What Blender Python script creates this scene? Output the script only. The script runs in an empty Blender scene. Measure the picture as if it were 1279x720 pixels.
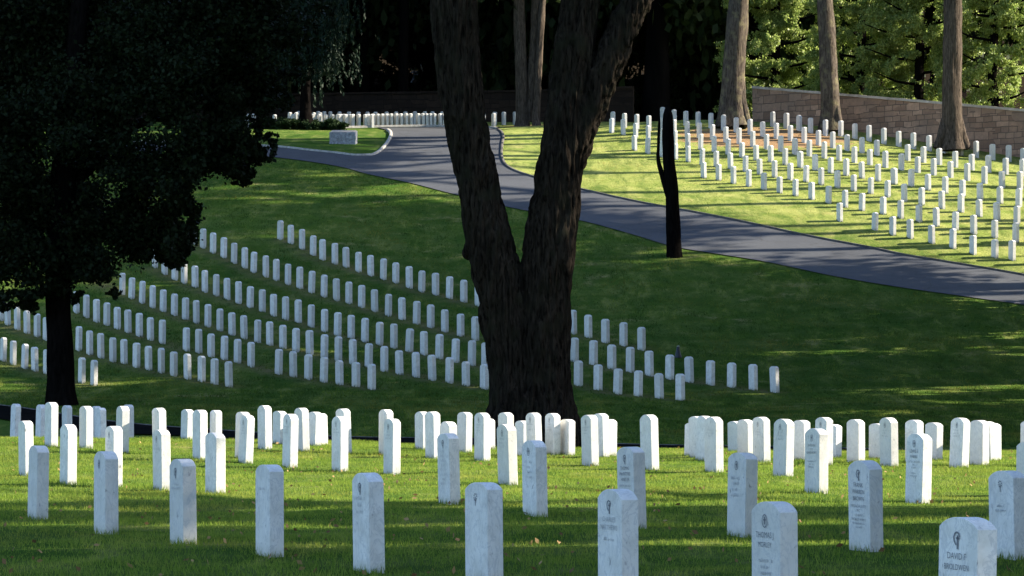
import bpy, bmesh, math, random
import numpy as np
from mathutils import Vector, noise, geometry, Matrix

rng = np.random.default_rng(7)
random.seed(7)
scene = bpy.context.scene
COL = scene.collection

# ------------------------------------------------------------------ camera
W, H, FPX = 1279.0, 720.0, 4050.0
CAMZ = 1.5
PITCH = math.atan(100.0 / FPX)
cd = bpy.data.cameras.new('camera')
cam = bpy.data.objects.new('camera', cd)
COL.objects.link(cam)
cam.location = (0, 0, CAMZ)
cam.rotation_euler = (math.pi / 2 + PITCH, 0, 0)
cd.sensor_width = 36.0
cd.lens = 36.0 * FPX / W
cd.clip_start = 0.5
cd.clip_end = 3000
scene.camera = cam


def ray(u, v):
    a, b = (u - W / 2) / FPX, (H / 2 - v) / FPX
    cp, sp = math.cos(PITCH), math.sin(PITCH)
    return (a, cp - b * sp, sp + b * cp)


def at(u, v, y):
    """the point seen at (u, v) that stands y metres into the scene"""
    r = ray(u, v)
    t = y / r[1]
    return Vector((r[0] * t, y, CAMZ + r[2] * t))


# ------------------------------------------------------------------ terrain
PY = [-400, 0, 48, 53, 57, 62, 66, 70, 75, 80, 85, 91, 97, 103, 111, 116, 122.5, 126, 133, 138, 148, 158,
      172, 180, 186, 200, 230, 300, 600, 1500]
PZ = [0, 0, 0.0, .04, .05, -.12, -.27, -.28, -.17, -.1, .05, .35, .76, 1.62, 2.95, 3.95, 5.6, 6.48, 8.15, 9.15,
      11.18, 13.0, 14.4, 15.2, 15.5, 17.5, 26, 44, 60, 70]
_yy = np.arange(-400, 1500, .25)
_zz = np.interp(_yy, PY, PZ)
_k = np.exp(-.5 * (np.arange(-24, 25) * .25 / 1.6) ** 2)
_k /= _k.sum()
_zs = np.convolve(np.pad(_zz, 24, mode='edge'), _k, mode='valid')
RES = np.array([(-13.3, 88, .16), (-10.5, 84, .09), (-8.3, 61, .27), (-4, 58, .16), (0, 55, .03), (10, 51, 0), (6, 70, 0),
                (12.2, 162, .42), (18, 158, 0), (24, 153, -.5), (29, 150, -.7), (3, 137, 0), (11, 124, 0), (19, 119, 0), (0, 160, 0),
                (-10, 150, 0), (-10, 172, 0), (6, 150, 0), (20, 135, 0), (-6, 100, 0), (6, 100, 0)])
_SG = 7.0
_D = np.exp(-((RES[:, None, 0] - RES[None, :, 0]) ** 2 + (RES[:, None, 1] - RES[None, :, 1]) ** 2) / (2 * _SG ** 2))
_Wt = np.linalg.solve(_D + 1e-3 * np.eye(len(RES)), RES[:, 2])


def zg(x, y):
    x = np.asarray(x, float)
    y = np.asarray(y, float)
    z = np.interp(y, _yy, _zs)
    for (px, py, _), w in zip(RES, _Wt):
        z = z + w * np.exp(-((x - px) ** 2 + (y - py) ** 2) / (2 * _SG ** 2))
    z = z + .03 * np.sin(x * .55 + y * .21) * np.sin(y * .37 - x * .3) * np.clip((y - 20) / 60, 0, 1)
    z = z + (.022 * np.sin(x * 1.1 + 1.3 * np.sin(y * .5)) * np.sin(y * .9 + .8 * np.sin(x * .7)) + .012 * np.sin(x * 2.7 + y * .8) * np.sin(y * 2.1 - x)) * np.clip((70 - y) / 12, 0, 1)
    return z


_TS = np.arange(8, 330, .05)


def ground(u, v, ymin=8.0):
    """first ground point beyond ymin seen along the line of sight through (u, v)"""
    r = ray(u, v)
    T = _TS[_TS >= ymin]
    xs, zs = r[0] / r[1] * T, CAMZ + r[2] / r[1] * T
    below = np.nonzero(zs <= zg(xs, T))[0]
    if len(below) == 0:
        return Vector((xs[-1], T[-1], zs[-1]))
    i = below[0]
    return Vector((float(xs[i]), float(T[i]), float(zg(xs[i], T[i]))))


# ------------------------------------------------------------------ helpers
def tag(o, label=None, cat=None, group=None, kind=None):
    if label: o['label'] = label
    if cat: o['category'] = cat
    if group: o['group'] = group
    if kind: o['kind'] = kind
    return o


def empty(name, loc, rz=0.0):
    o = bpy.data.objects.new(name, None)
    COL.objects.link(o)
    o.location = loc
    o.rotation_euler = (0, 0, rz)
    return o


def mesh_obj(name, me, mat=None, parent=None, loc=None):
    o = bpy.data.objects.new(name, me)
    COL.objects.link(o)
    if mat: me.materials.append(mat)
    if parent: o.parent = parent
    if loc is not None: o.location = loc
    return o


def np_mesh(name, verts, faces, smooth=False):
    verts = np.asarray(verts, np.float32)
    faces = np.asarray(faces, np.int32)
    me = bpy.data.meshes.new(name)
    k = faces.shape[1]
    me.vertices.add(len(verts))
    me.vertices.foreach_set('co', verts.ravel())
    me.loops.add(faces.size)
    me.loops.foreach_set('vertex_index', faces.ravel())
    me.polygons.add(len(faces))
    me.polygons.foreach_set('loop_start', np.arange(0, faces.size, k, dtype=np.int32))
    if smooth:
        me.polygons.foreach_set('use_smooth', np.ones(len(faces), bool))
    me.update(calc_edges=True)
    me.validate()
    return me


class NT:
    def __init__(self, name):
        self.m = bpy.data.materials.new(name)
        self.m.use_nodes = True
        self.t = self.m.node_tree
        self.t.nodes.clear()
        self.out = self.n('ShaderNodeOutputMaterial')

    def n(self, typ, **kw):
        nd = self.t.nodes.new(typ)
        for k, v in kw.items():
            if k.startswith('i_'):
                nd.inputs[k[2:].replace('_', ' ')].default_value = v
            else:
                setattr(nd, k, v)
        return nd

    def l(self, a, b):
        self.t.links.new(a, b)

    def noise(self, vec, scale, detail=4, rough=.55, dist=0.0):
        nd = self.n('ShaderNodeTexNoise')
        nd.inputs['Scale'].default_value = scale
        nd.inputs['Detail'].default_value = detail
        nd.inputs['Roughness'].default_value = rough
        nd.inputs['Distortion'].default_value = dist
        if vec is not None: self.l(vec, nd.inputs['Vector'])
        return nd.outputs['Fac']

    def ramp(self, fac, stops):
        nd = self.n('ShaderNodeValToRGB')
        el = nd.color_ramp.elements
        while len(el) < len(stops): el.new(.5)
        for e, (p, c) in zip(el, stops):
            e.position = p
            e.color = (c, c, c, 1) if isinstance(c, (int, float)) else (*c, 1)
        self.l(fac, nd.inputs['Fac'])
        return nd.outputs['Color']

    def mix(self, fac, a, b, mode='MIX'):
        nd = self.n('ShaderNodeMix', data_type='RGBA', blend_type=mode)
        for sock, val in ((nd.inputs['Factor'], fac), (nd.inputs['A'], a), (nd.inputs['B'], b)):
            if hasattr(val, 'is_output') or isinstance(val, bpy.types.NodeSocket):
                self.l(val, sock)
            elif isinstance(val, (int, float)):
                sock.default_value = val if sock.type == 'VALUE' else (val, val, val, 1)
            else:
                sock.default_value = (*val, 1)
        return nd.outputs['Result']

    def mapping(self, vec, scale=(1, 1, 1), rot=(0, 0, 0), loc=(0, 0, 0)):
        nd = self.n('ShaderNodeMapping')
        nd.inputs['Scale'].default_value = scale
        nd.inputs['Rotation'].default_value = rot
        nd.inputs['Location'].default_value = loc
        self.l(vec, nd.inputs['Vector'])
        return nd.outputs['Vector']

    def bump(self, h, strength=.5, dist=.02):
        nd = self.n('ShaderNodeBump')
        nd.inputs['Strength'].default_value = strength
        nd.inputs['Distance'].default_value = dist
        self.l(h, nd.inputs['Height'])
        return nd.outputs['Normal']

    def bsdf(self, color, rough=.8, normal=None, spec=.3):
        p = self.n('ShaderNodeBsdfPrincipled')
        if isinstance(color, bpy.types.NodeSocket): self.l(color, p.inputs['Base Color'])
        else: p.inputs['Base Color'].default_value = (*color, 1)
        p.inputs['Roughness'].default_value = rough
        p.inputs['Specular IOR Level'].default_value = spec
        if normal is not None: self.l(normal, p.inputs['Normal'])
        self.l(p.outputs[0], self.out.inputs['Surface'])
        return p


def coord(n, which='Object'):
    return n.n('ShaderNodeTexCoord').outputs[which]


# ------------------------------------------------------------------ materials
def mat_leaf(name, c1, c2, trans=.35, rough=.55, spec=.25, tcol=None, streak=0.0):
    n = NT(name)
    geo = n.n('ShaderNodeNewGeometry')
    rp = geo.outputs['Random Per Island']
    col = n.ramp(rp, [(0, c1), (1, c2)])
    if streak:  # streaks of light and mowing lines painted into the blade colour
        c = coord(n)
        s1 = n.noise(n.mapping(c, (1.6, .35, 1), (0, 0, .42)), 1.0, 6, .7, .4)
        s2 = n.noise(c, .35, 4, .6)
        col = n.mix(n.ramp(s1, [(.38, streak), (.52, 0.0)]), col, tuple(q_ * .55 for q_ in c1))
        col = n.mix(n.ramp(s1, [(.54, 0.0), (.66, streak)]), col, tuple(q_ * k_ for q_, k_ in zip(c2, (1.9, 1.5, 1.6))))
        col = n.mix(n.ramp(s2, [(.5, 0.0), (.7, streak)]), col, tuple(q_ * k_ for q_, k_ in zip(c2, (1.7, 1.05, 1.4))))
    p = n.bsdf(col, rough, None, spec)
    tr = n.n('ShaderNodeBsdfTranslucent')
    if tcol:
        tr.inputs['Color'].default_value = (*tcol, 1)
    else:
        n.l(col, tr.inputs['Color'])
    mx = n.n('ShaderNodeMixShader')
    mx.inputs[0].default_value = trans
    n.l(p.outputs[0], mx.inputs[1])
    n.l(tr.outputs[0], mx.inputs[2])
    n.l(mx.outputs[0], n.out.inputs['Surface'])
    return n.m


M = {}
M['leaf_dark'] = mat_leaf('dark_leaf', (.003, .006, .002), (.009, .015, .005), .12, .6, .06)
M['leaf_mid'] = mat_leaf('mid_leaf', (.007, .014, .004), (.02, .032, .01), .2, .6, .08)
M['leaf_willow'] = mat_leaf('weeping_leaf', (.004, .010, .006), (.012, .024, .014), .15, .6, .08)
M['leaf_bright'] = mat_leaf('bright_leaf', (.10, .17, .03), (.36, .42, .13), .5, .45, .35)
M['leaf_hedge'] = mat_leaf('hedge_leaf', (.008, .018, .006), (.018, .032, .012), .1, .7, .05)


def mat_bark(name, dark, light, sc=1.0, lichen=None):
    n = NT(name)
    c = coord(n)
    v = n.mapping(c, (sc * 9, sc * 9, sc * 1.6))
    f1 = n.noise(v, 2.2, 6, .65, .6)
    f2 = n.noise(c, 1.3 * sc, 3)
    col = n.ramp(f1, [(.35, dark), (.7, light)])
    if lichen:
        f3 = n.ramp(n.noise(c, 2.3, 5, .6), [(.5, 0.0), (.68, .8)])
        col = n.mix(f3, col, lichen)
    col = n.mix(n.ramp(f2, [(.3, .35), (.7, 0.0)]), col, tuple(x * .6 for x in dark))
    n.bsdf(col, 1.0, n.bump(f1, 1.0, .05), .0)
    return n.m


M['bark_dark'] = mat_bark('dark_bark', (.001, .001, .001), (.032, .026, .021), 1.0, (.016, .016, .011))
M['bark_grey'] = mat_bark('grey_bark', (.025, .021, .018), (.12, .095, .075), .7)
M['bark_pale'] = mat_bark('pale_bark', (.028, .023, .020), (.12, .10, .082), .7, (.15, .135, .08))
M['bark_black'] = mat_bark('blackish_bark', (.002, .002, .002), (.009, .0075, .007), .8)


def mat_marble():
    n = NT('white_marble')
    c = coord(n)
    oi = n.n('ShaderNodeObjectInfo')
    add = n.n('ShaderNodeVectorMath', operation='ADD')
    mul = n.n('ShaderNodeVectorMath', operation='SCALE')
    comb = n.n('ShaderNodeCombineXYZ')
    for k in ('X', 'Y', 'Z'): n.l(oi.outputs['Random'], comb.inputs[k])
    n.l(comb.outputs[0], mul.inputs[0])
    mul.inputs['Scale'].default_value = 37.0
    n.l(c, add.inputs[0])
    n.l(mul.outputs[0], add.inputs[1])
    v = add.outputs[0]
    base = n.ramp(oi.outputs['Random'], [(0, (.50, .49, .465)), (.5, (.59, .58, .56)), (1, (.64, .63, .61))])
    vein = n.ramp(n.noise(n.mapping(v, (5, 5, 2.0), (0, .5, .3)), 1.6, 7, .6, 2.2), [(.46, 0.0), (.5, .55), (.54, 0.0)])
    col = n.mix(vein, base, (.30, .32, .36))
    cloud = n.ramp(n.noise(v, 5.5, 5, .6), [(.38, 0.0), (.72, .6)])
    col = n.mix(cloud, col, (.40, .39, .355))
    spot = n.ramp(n.noise(n.mapping(v, (1, 1, .45)), 17, 5, .7), [(.62, 0.0), (.72, .8)])
    col = n.mix(spot, col, (.12, .12, .125))
    sx = n.n('ShaderNodeSeparateXYZ')
    n.l(c, sx.inputs[0])
    # splash dirt close to the soil and grime on the top
    low = n.n('ShaderNodeMapRange')
    low.inputs['From Min'].default_value = .02
    low.inputs['From Max'].default_value = .16
    low.inputs['To Min'].default_value = .6
    low.inputs['To Max'].default_value = 0
    n.l(sx.outputs['Z'], low.inputs['Value'])
    lowm = n.n('ShaderNodeMath', operation='MULTIPLY')
    n.l(low.outputs[0], lowm.inputs[0])
    n.l(n.ramp(n.noise(v, 14, 4, .6), [(.3, .1), (.7, 1.0)]), lowm.inputs[1])
    col = n.mix(lowm.outputs[0], col, (.26, .25, .17))
    n.bsdf(col, .62, n.bump(n.noise(v, 60, 5, .7), .35, .004), .3)
    return n.m


M['marble'] = mat_marble()
n = NT('carved_lettering')
n.bsdf((.15, .155, .17), .9)
M['ink'] = n.m
n = NT('faint_carving')
n.bsdf((.30, .305, .32), .9)
M['ink2'] = n.m


def mat_concrete(name, a, b, sc=6):
    n = NT(name)
    c = coord(n)
    f = n.noise(c, sc, 7, .7)
    f2 = n.noise(c, 50, 3, .6)
    col = n.mix(n.ramp(f2, [(.4, 0.0), (.8, .35)]), n.ramp(f, [(.35, a), (.68, b)]), tuple(x * .5 for x in a))
    n.bsdf(col, .9, n.bump(f2, .5, .01), .2)
    return n.m


M['kerb'] = mat_concrete('kerb_concrete', (.20, .19, .17), (.42, .40, .37))
M['kerb_dark'] = mat_concrete('dark_kerb_concrete', (.035, .033, .03), (.13, .12, .11))  # kerb concrete in a darker tone
M['granite'] = mat_concrete('granite', (.13, .14, .16), (.34, .35, .38), 9)
M['coping'] = mat_concrete('coping_stone', (.28, .24, .20), (.48, .42, .36), 3)

n = NT('shaded_asphalt')  # lane asphalt near black, the deep shade of the dip put into its colour
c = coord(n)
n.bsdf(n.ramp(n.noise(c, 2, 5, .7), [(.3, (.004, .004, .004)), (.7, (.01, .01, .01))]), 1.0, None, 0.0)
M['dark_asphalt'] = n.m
n = NT('asphalt')
c = coord(n)
f = n.noise(c, .35, 5, .6)
g = n.noise(c, 60, 3, .7)
col = n.mix(n.ramp(g, [(.4, 0.0), (.75, .5)]), n.ramp(f, [(.35, (.020, .023, .029)), (.65, (.034, .038, .046))]), (.07, .075, .09))
vo = n.n('ShaderNodeTexVoronoi', feature='DISTANCE_TO_EDGE')
vo.inputs['Scale'].default_value = .28
dv = n.n('ShaderNodeVectorMath', operation='ADD')
nz = n.n('ShaderNodeTexNoise')
nz.inputs['Scale'].default_value = 1.2
n.l(c, nz.inputs['Vector'])
n.l(c, dv.inputs[0])
n.l(nz.outputs['Color'], dv.inputs[1])
n.l(dv.outputs[0], vo.inputs['Vector'])
col = n.mix(n.ramp(vo.outputs['Distance'], [(0.0, .7), (.012, 0.0)]), col, (.015, .015, .015))
n.bsdf(col, .85, n.bump(g, .6, .01), .3)
M['asphalt'] = n.m


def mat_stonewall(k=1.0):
    n = NT('ashlar_stone')
    c = coord(n)
    sp = n.n('ShaderNodeSeparateXYZ')
    n.l(c, sp.inputs[0])
    cb = n.n('ShaderNodeCombineXYZ')
    n.l(sp.outputs['X'], cb.inputs['X'])
    n.l(sp.outputs['Z'], cb.inputs['Y'])
    wob = n.n('ShaderNodeTexNoise')
    wob.inputs['Scale'].default_value = 1.1
    n.l(c, wob.inputs['Vector'])
    sc = n.n('ShaderNodeVectorMath', operation='SCALE')
    sc.inputs['Scale'].default_value = .16
    n.l(wob.outputs['Color'], sc.inputs[0])
    ad = n.n('ShaderNodeVectorMath', operation='ADD')
    n.l(cb.outputs[0], ad.inputs[0])
    n.l(sc.outputs[0], ad.inputs[1])

    def brick(bw, rh, off):
        b = n.n('ShaderNodeTexBrick')
        b.offset = off
        b.squash = 1.6
        b.squash_frequency = 3
        b.inputs['Scale'].default_value = 1
        b.inputs['Brick Width'].default_value = bw
        b.inputs['Row Height'].default_value = rh
        b.inputs['Mortar Size'].default_value = .017
        b.inputs['Mortar Smooth'].default_value = .3
        b.inputs['Bias'].default_value = 0
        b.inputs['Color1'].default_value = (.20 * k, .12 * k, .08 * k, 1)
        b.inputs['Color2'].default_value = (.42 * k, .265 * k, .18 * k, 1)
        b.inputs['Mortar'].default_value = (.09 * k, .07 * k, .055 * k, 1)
        n.l(ad.outputs[0], b.inputs['Vector'])
        return b
    b1, b2 = brick(.78, .40, .5), brick(.46, .27, .37)
    sel = n.ramp(n.noise(n.mapping(c, (.5, 1, .9)), 1.1, 1), [(.5, 0.0), (.501, 1.0)])
    col = n.mix(sel, b1.outputs['Color'], b2.outputs['Color'])
    fac = n.mix(sel, b1.outputs['Fac'], b2.outputs['Fac'])
    f = n.noise(c, 7, 6, .7)
    col = n.mix(n.ramp(f, [(.3, .5), (.65, 0.0)]), col, (.10 * k, .075 * k, .06 * k))
    big = n.noise(c, .6, 3)
    col = n.mix(n.ramp(big, [(.4, .5), (.6, 0.0)]), col, (.13 * k, .10 * k, .08 * k))
    inv = n.n('ShaderNodeInvert')
    n.l(fac, inv.inputs['Color'])
    hh = n.mix(.25, inv.outputs[0], f)
    n.bsdf(col, .9, n.bump(hh, .9, .03), .15)
    return n.m


M['wall'] = mat_stonewall()
M['wall_dark'] = mat_stonewall(.07)  # same stone scaled near black, the shade of the wood painted in

# ------------------------------------------------------------------ ground material
patch_c = ground(955, 172, 100)
mulch_c = at(662, 159, 168)


def mat_ground():
    n = NT('lawn')
    c = coord(n)
    big = n.noise(c, .12, 4, .6)
    mid = n.noise(n.mapping(c, (1, 1, 1)), .9, 6, .65)
    fine = n.noise(n.mapping(c, (1, .6, 1)), 22, 5, .75)
    col = n.ramp(big, [(.35, (.034, .075, .012)), (.65, (.065, .11, .018))])
    col = n.mix(n.ramp(mid, [(.42, 0.0), (.7, .5)]), col, (.21, .21, .075))
    col = n.mix(n.ramp(fine, [(.3, .65), (.62, 0.0)]), col, (.035, .062, .014))
    spx = n.n('ShaderNodeSeparateXYZ')
    n.l(c, spx.inputs[0])
    lit_side = n.n('ShaderNodeMath', operation='MULTIPLY_ADD')
    n.l(spx.outputs['X'], lit_side.inputs[0])
    lit_side.inputs[1].default_value = 1.125
    n.l(spx.outputs['Y'], lit_side.inputs[2])
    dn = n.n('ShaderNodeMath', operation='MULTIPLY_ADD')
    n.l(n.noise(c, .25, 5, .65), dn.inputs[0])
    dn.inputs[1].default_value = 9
    n.l(lit_side.outputs[0], dn.inputs[2])
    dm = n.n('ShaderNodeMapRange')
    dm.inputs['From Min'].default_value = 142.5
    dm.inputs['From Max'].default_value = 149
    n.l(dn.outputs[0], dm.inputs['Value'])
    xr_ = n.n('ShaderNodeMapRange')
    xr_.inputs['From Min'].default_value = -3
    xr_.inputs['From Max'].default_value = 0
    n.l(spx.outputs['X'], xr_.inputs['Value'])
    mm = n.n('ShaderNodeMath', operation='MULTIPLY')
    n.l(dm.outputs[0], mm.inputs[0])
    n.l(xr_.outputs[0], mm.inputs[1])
    col = n.mix(mm.outputs[0], col, n.ramp(mid, [(.35, (.15, .19, .045)), (.65, (.25, .26, .085))]))  # sunlight painted in: paler grass beyond the road, darker base left for the slope
    st_ = n.noise(n.mapping(c, (1.6, .35, 1), (0, 0, .42)), 1.0, 6, .7, .4)  # mowing lines together with painted light streaks in the lawn colour
    col = n.mix(n.ramp(st_, [(.38, .55), (.55, 0.0)]), col, (.03, .07, .016))
    col = n.mix(n.ramp(st_, [(.56, 0.0), (.7, .5)]), col, (.2, .2, .07))
    # dry straw and bare soil in worn spots
    worn = n.ramp(n.noise(c, .45, 6, .7), [(.6, 0.0), (.72, .6)])
    col = n.mix(worn, col, (.23, .19, .09))
    for (pc, rx, ry, colour, amt) in ((patch_c, 4.6, 4.2, (.21, .125, .075), .9), (mulch_c, 1.6, 1.3, (.24, .12, .09), .9)):
        mp = n.n('ShaderNodeMapping')
        mp.inputs['Location'].default_value = (-pc.x / rx, -pc.y / ry, 0)
        mp.inputs['Scale'].default_value = (1 / rx, 1 / ry, 0)
        n.l(c, mp.inputs['Vector'])
        ln = n.n('ShaderNodeVectorMath', operation='LENGTH')
        n.l(mp.outputs[0], ln.inputs[0])
        ad = n.n('ShaderNodeMath', operation='ADD')
        n.l(ln.outputs['Value'], ad.inputs[0])
        nm = n.n('ShaderNodeMath', operation='MULTIPLY_ADD')
        n.l(n.noise(c, 1.4, 6, .75), nm.inputs[0])
        nm.inputs[1].default_value = 1.8
        nm.inputs[2].default_value = -.9
        n.l(nm.outputs[0], ad.inputs[1])
        mk = n.ramp(ad.outputs[0], [(.75, amt), (1.0, 0.0)])
        col = n.mix(mk, col, colour)
    wa = n.n('ShaderNodeAttribute', attribute_name='wear')
    wm = n.n('ShaderNodeMath', operation='MULTIPLY')
    n.l(wa.outputs['Fac'], wm.inputs[0])
    n.l(n.ramp(n.noise(c, 1.6, 5, .7), [(.35, .25), (.6, .95)]), wm.inputs[1])
    col = n.mix(wm.outputs[0], col, (.12, .10, .05))
    # woodland floor beyond the boundary wall
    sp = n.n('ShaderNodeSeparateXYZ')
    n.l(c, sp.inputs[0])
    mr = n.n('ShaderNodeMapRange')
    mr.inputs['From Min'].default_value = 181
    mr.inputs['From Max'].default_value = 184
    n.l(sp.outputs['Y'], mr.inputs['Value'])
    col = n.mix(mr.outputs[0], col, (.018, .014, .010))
    b = n.mix(.4, fine, mid)
    n.bsdf(col, 1.0, n.bump(b, 1.0, .08), 0.0)
    return n.m


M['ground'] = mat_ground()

# ------------------------------------------------------------------ ground sheet
xs = np.concatenate([[-700, -300, -150, -90], np.arange(-60, -24, 1.5), np.arange(-24, 30, .4), np.arange(30, 62, 1.5), [90, 150, 300, 700]])
ys = np.concatenate([[-300, -120, -50, -20, -8], np.arange(0, 14, 1.0), np.arange(14, 190, .4), np.arange(190, 330, 3.), [400, 600, 900, 1400]])
X, Y = np.meshgrid(xs, ys)
Z = zg(X, Y)
V = np.stack([X.ravel(), Y.ravel(), Z.ravel()], 1)
nx = len(xs)
I = (np.arange(len(ys) - 1)[:, None] * nx + np.arange(nx - 1)[None, :]).ravel()
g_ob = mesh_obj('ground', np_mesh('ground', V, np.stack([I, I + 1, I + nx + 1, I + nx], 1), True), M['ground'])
tag(g_ob, kind='structure')


# ------------------------------------------------------------------ roads
def drape_polygon(name, poly, mat, step=.8, lift=.035):
    pts = [Vector((p[0], p[1])) for p in poly]
    xs_ = [p.x for p in pts]
    ys_ = [p.y for p in pts]
    n0 = len(pts)
    inner = []
    for gx in np.arange(min(xs_), max(xs_), step):
        for gy in np.arange(min(ys_), max(ys_), step):
            ins = False
            j = n0 - 1
            for i in range(n0):
                if (ys_[i] > gy) != (ys_[j] > gy) and gx < (xs_[j] - xs_[i]) * (gy - ys_[i]) / (ys_[j] - ys_[i]) + xs_[i]:
                    ins = not ins
                j = i
            if ins: inner.append(Vector((gx, gy)))
    r = geometry.delaunay_2d_cdt(pts + inner, [(i, (i + 1) % n0) for i in range(n0)], [list(range(n0))], 1, 1e-4)
    v2, f2 = r[0], r[2]
    zz = zg([p.x for p in v2], [p.y for p in v2]) + lift
    me = bpy.data.meshes.new(name)
    me.from_pydata([(p.x, p.y, float(z)) for p, z in zip(v2, zz)], [], [list(f) for f in f2])
    me.polygons.foreach_set('use_smooth', np.ones(len(me.polygons), bool))
    me.update()
    bm = bmesh.new(); bm.from_mesh(me)
    bmesh.ops.recalc_face_normals(bm, faces=bm.faces)
    if bm.faces and sum(f.normal.z for f in bm.faces) < 0:
        bmesh.ops.reverse_faces(bm, faces=bm.faces)
    bm.to_mesh(me); bm.free()
    return tag(mesh_obj(name, me, mat), kind='structure')


def smooth_line(pts, step=.5):
    """Catmull-Rom through world points, resampled"""
    P = [np.array(p[:2], float) for p in pts]
    P = [2 * P[0] - P[1]] + P + [2 * P[-1] - P[-2]]
    out = []
    for i in range(1, len(P) - 2):
        L = np.linalg.norm(P[i + 1] - P[i])
        k = max(1, int(L / step))
        for j in range(k):
            t = j / k
            out.append(.5 * (2 * P[i] + (P[i + 1] - P[i - 1]) * t + (2 * P[i - 1] - 5 * P[i] + 4 * P[i + 1] - P[i + 2]) * t * t
                             + (3 * P[i] - P[i - 1] - 3 * P[i + 1] + P[i + 2]) * t ** 3))
    out.append(P[-2])
    return out


def kerb(name, line, w=.15, h=.11, mat=None):
    vs, fs = [], []
    n_ = len(line)
    for i, p in enumerate(line):
        a, b = line[max(0, i - 1)], line[min(n_ - 1, i + 1)]
        d = np.array(b) - np.array(a)
        d = d / (np.linalg.norm(d) + 1e-9)
        nrm = np.array([-d[1], d[0]])
        z = float(zg(p[0], p[1]))
        for s, dz in ((-1, -.15), (-1, h - .015), (-.8, h), (.8, h), (1, h - .015), (1, -.15)):
            q = np.array(p) + nrm * s * w / 2
            vs.append((q[0], q[1], z + dz))
    for i in range(n_ - 1):
        for k in range(5):
            a = i * 6 + k
            fs.append((a, a + 1, a + 7, a + 6))
    o = mesh_obj(name, np_mesh(name, vs, fs), mat or M['kerb'])
    return tag(o, kind='structure')


G = lambda u, v: tuple(ground(u, v, 84)[:2])
far_edge = smooth_line([G(1420, 371), G(1279, 345), G(1185, 329), G(1130, 320), G(1080, 309.5), G(1000, 294), G(930, 279), G(860, 265), G(795, 253),
                        G(740, 241), G(680, 226), G(640, 213), G(627.5, 200), G(627, 182), G(628.5, 171), G(622, 163)])
near_edge = smooth_line([G(150, 190), G(260, 190), G(333, 196.5), G(420, 208.5), G(457, 218), G(514, 230), G(560, 242), G(640, 261), G(727, 277), G(790, 294), G(850, 311),
                         G(960, 329), G(1040, 346), G(1130, 361), G(1279, 382), G(1420, 404)])
isl_low = smooth_line([G(100, 178), G(230, 179), G(336, 184), G(385, 189), G(420, 192.5), G(444, 195.5), G(464, 195), G(476.5, 188), G(488, 171), G(484, 163.5)])
cap = [G(470, 160), G(558, 159.5), G(605, 160.5), G(622, 162.5)]
drape_polygon('road', isl_low + cap + list(reversed(far_edge)) + list(reversed(near_edge)), M['asphalt'])
kerb('road_kerb', far_edge, .12, .09, M['kerb_dark'])
kerb('island_kerb', isl_low)
kerb('lawn_kerb', smooth_line([G(380, 160.5), G(470, 159.6), G(558, 159), G(605, 160), G(622, 162)]))
D = lambda u, y: ((u - 639.5) / FPX * y, y)
dip_far = smooth_line([D(-120, 96), D(30, 88), D(133, 84), D(283, 80), D(430, 77), D(600, 75), D(830, 72), D(1190, 69), D(1420, 67.5), D(2200, 65)], 1)
dip_near = smooth_line([D(-160, 91), D(30, 83), D(133, 79), D(283, 75.3), D(430, 72.3), D(600, 70.3), D(830, 67.3), D(1190, 64.3), D(1420, 63), D(2200, 60)], 1)
drape_polygon('lane', dip_far + list(reversed(dip_near)), M['dark_asphalt'])
kerb('lane_kerb', dip_far, .1, .05, M['kerb_dark'])

# ------------------------------------------------------------------ headstones
SW, ST = .365, .122


def stone_mesh(seed):
    rnd = random.Random(seed)
    bm = bmesh.new()
    rise = rnd.uniform(.05, .068)
    prof = [(-SW / 2, -.12)]
    N = 12
    for i in range(N + 1):
        t = -1 + 2 * i / N
        prof.append((t * SW / 2, 1.0 - rise * t * t * (1 + .35 * t * t) / 1.35 / .74))
    prof.append((SW / 2, -.12))
    fr = [bm.verts.new((x, -ST / 2, z)) for x, z in prof]
    bk = [bm.verts.new((x, ST / 2, z)) for x, z in prof]
    bm.faces.new(fr)
    bm.faces.new(list(reversed(bk)))
    m = len(prof)
    for i in range(m):
        j = (i + 1) % m
        bm.faces.new((fr[j], fr[i], bk[i], bk[j]))
    bmesh.ops.recalc_face_normals(bm, faces=bm.faces)
    ed = [e for e in bm.edges if abs(e.verts[0].co.y - e.verts[1].co.y) < 1e-6 and min(e.verts[0].co.z, e.verts[1].co.z) > -.12]
    ed += [e for e in bm.edges if abs(e.verts[0].co.y - e.verts[1].co.y) > .05 and abs(e.verts[0].co.x) > SW / 2 - 1e-4 and e.verts[0].co.z > 0]
    bmesh.ops.bevel(bm, geom=ed, offset=.005, segments=2, affect='EDGES', profile=.6)
    # worn, slightly uneven arrises
    for v in bm.verts:
        q = v.co * 9 + Vector((seed * 3.1, 0, 0))
        v.co.x += .0025 * noise.noise(q)
        v.co.y += .0025 * noise.noise(q + Vector((7, 3, 1)))
    me = bpy.data.meshes.new('headstone')
    bm.to_mesh(me)
    bm.free()
    me.materials.append(M['marble'])
    return me


STONES = [stone_mesh(k) for k in range(6)]
ORD = ['', 'first', 'second', 'third', 'fourth', 'fifth', 'sixth', 'seventh', 'eighth', 'ninth', 'tenth', 'eleventh', 'twelfth',
       'thirteenth', 'fourteenth', 'fifteenth', 'sixteenth', 'seventeenth', 'eighteenth', 'nineteenth', 'twentieth',
       'twenty-first', 'twenty-second', 'twenty-third', 'twenty-fourth', 'twenty-fifth', 'twenty-sixth', 'twenty-seventh',
       'twenty-eighth', 'twenty-ninth', 'thirtieth']
CARD = ['', 'one', 'two', 'three', 'four', 'five', 'six', 'seven', 'eight', 'nine', 'ten', 'eleven', 'twelve']
cnt = [0]


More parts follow.
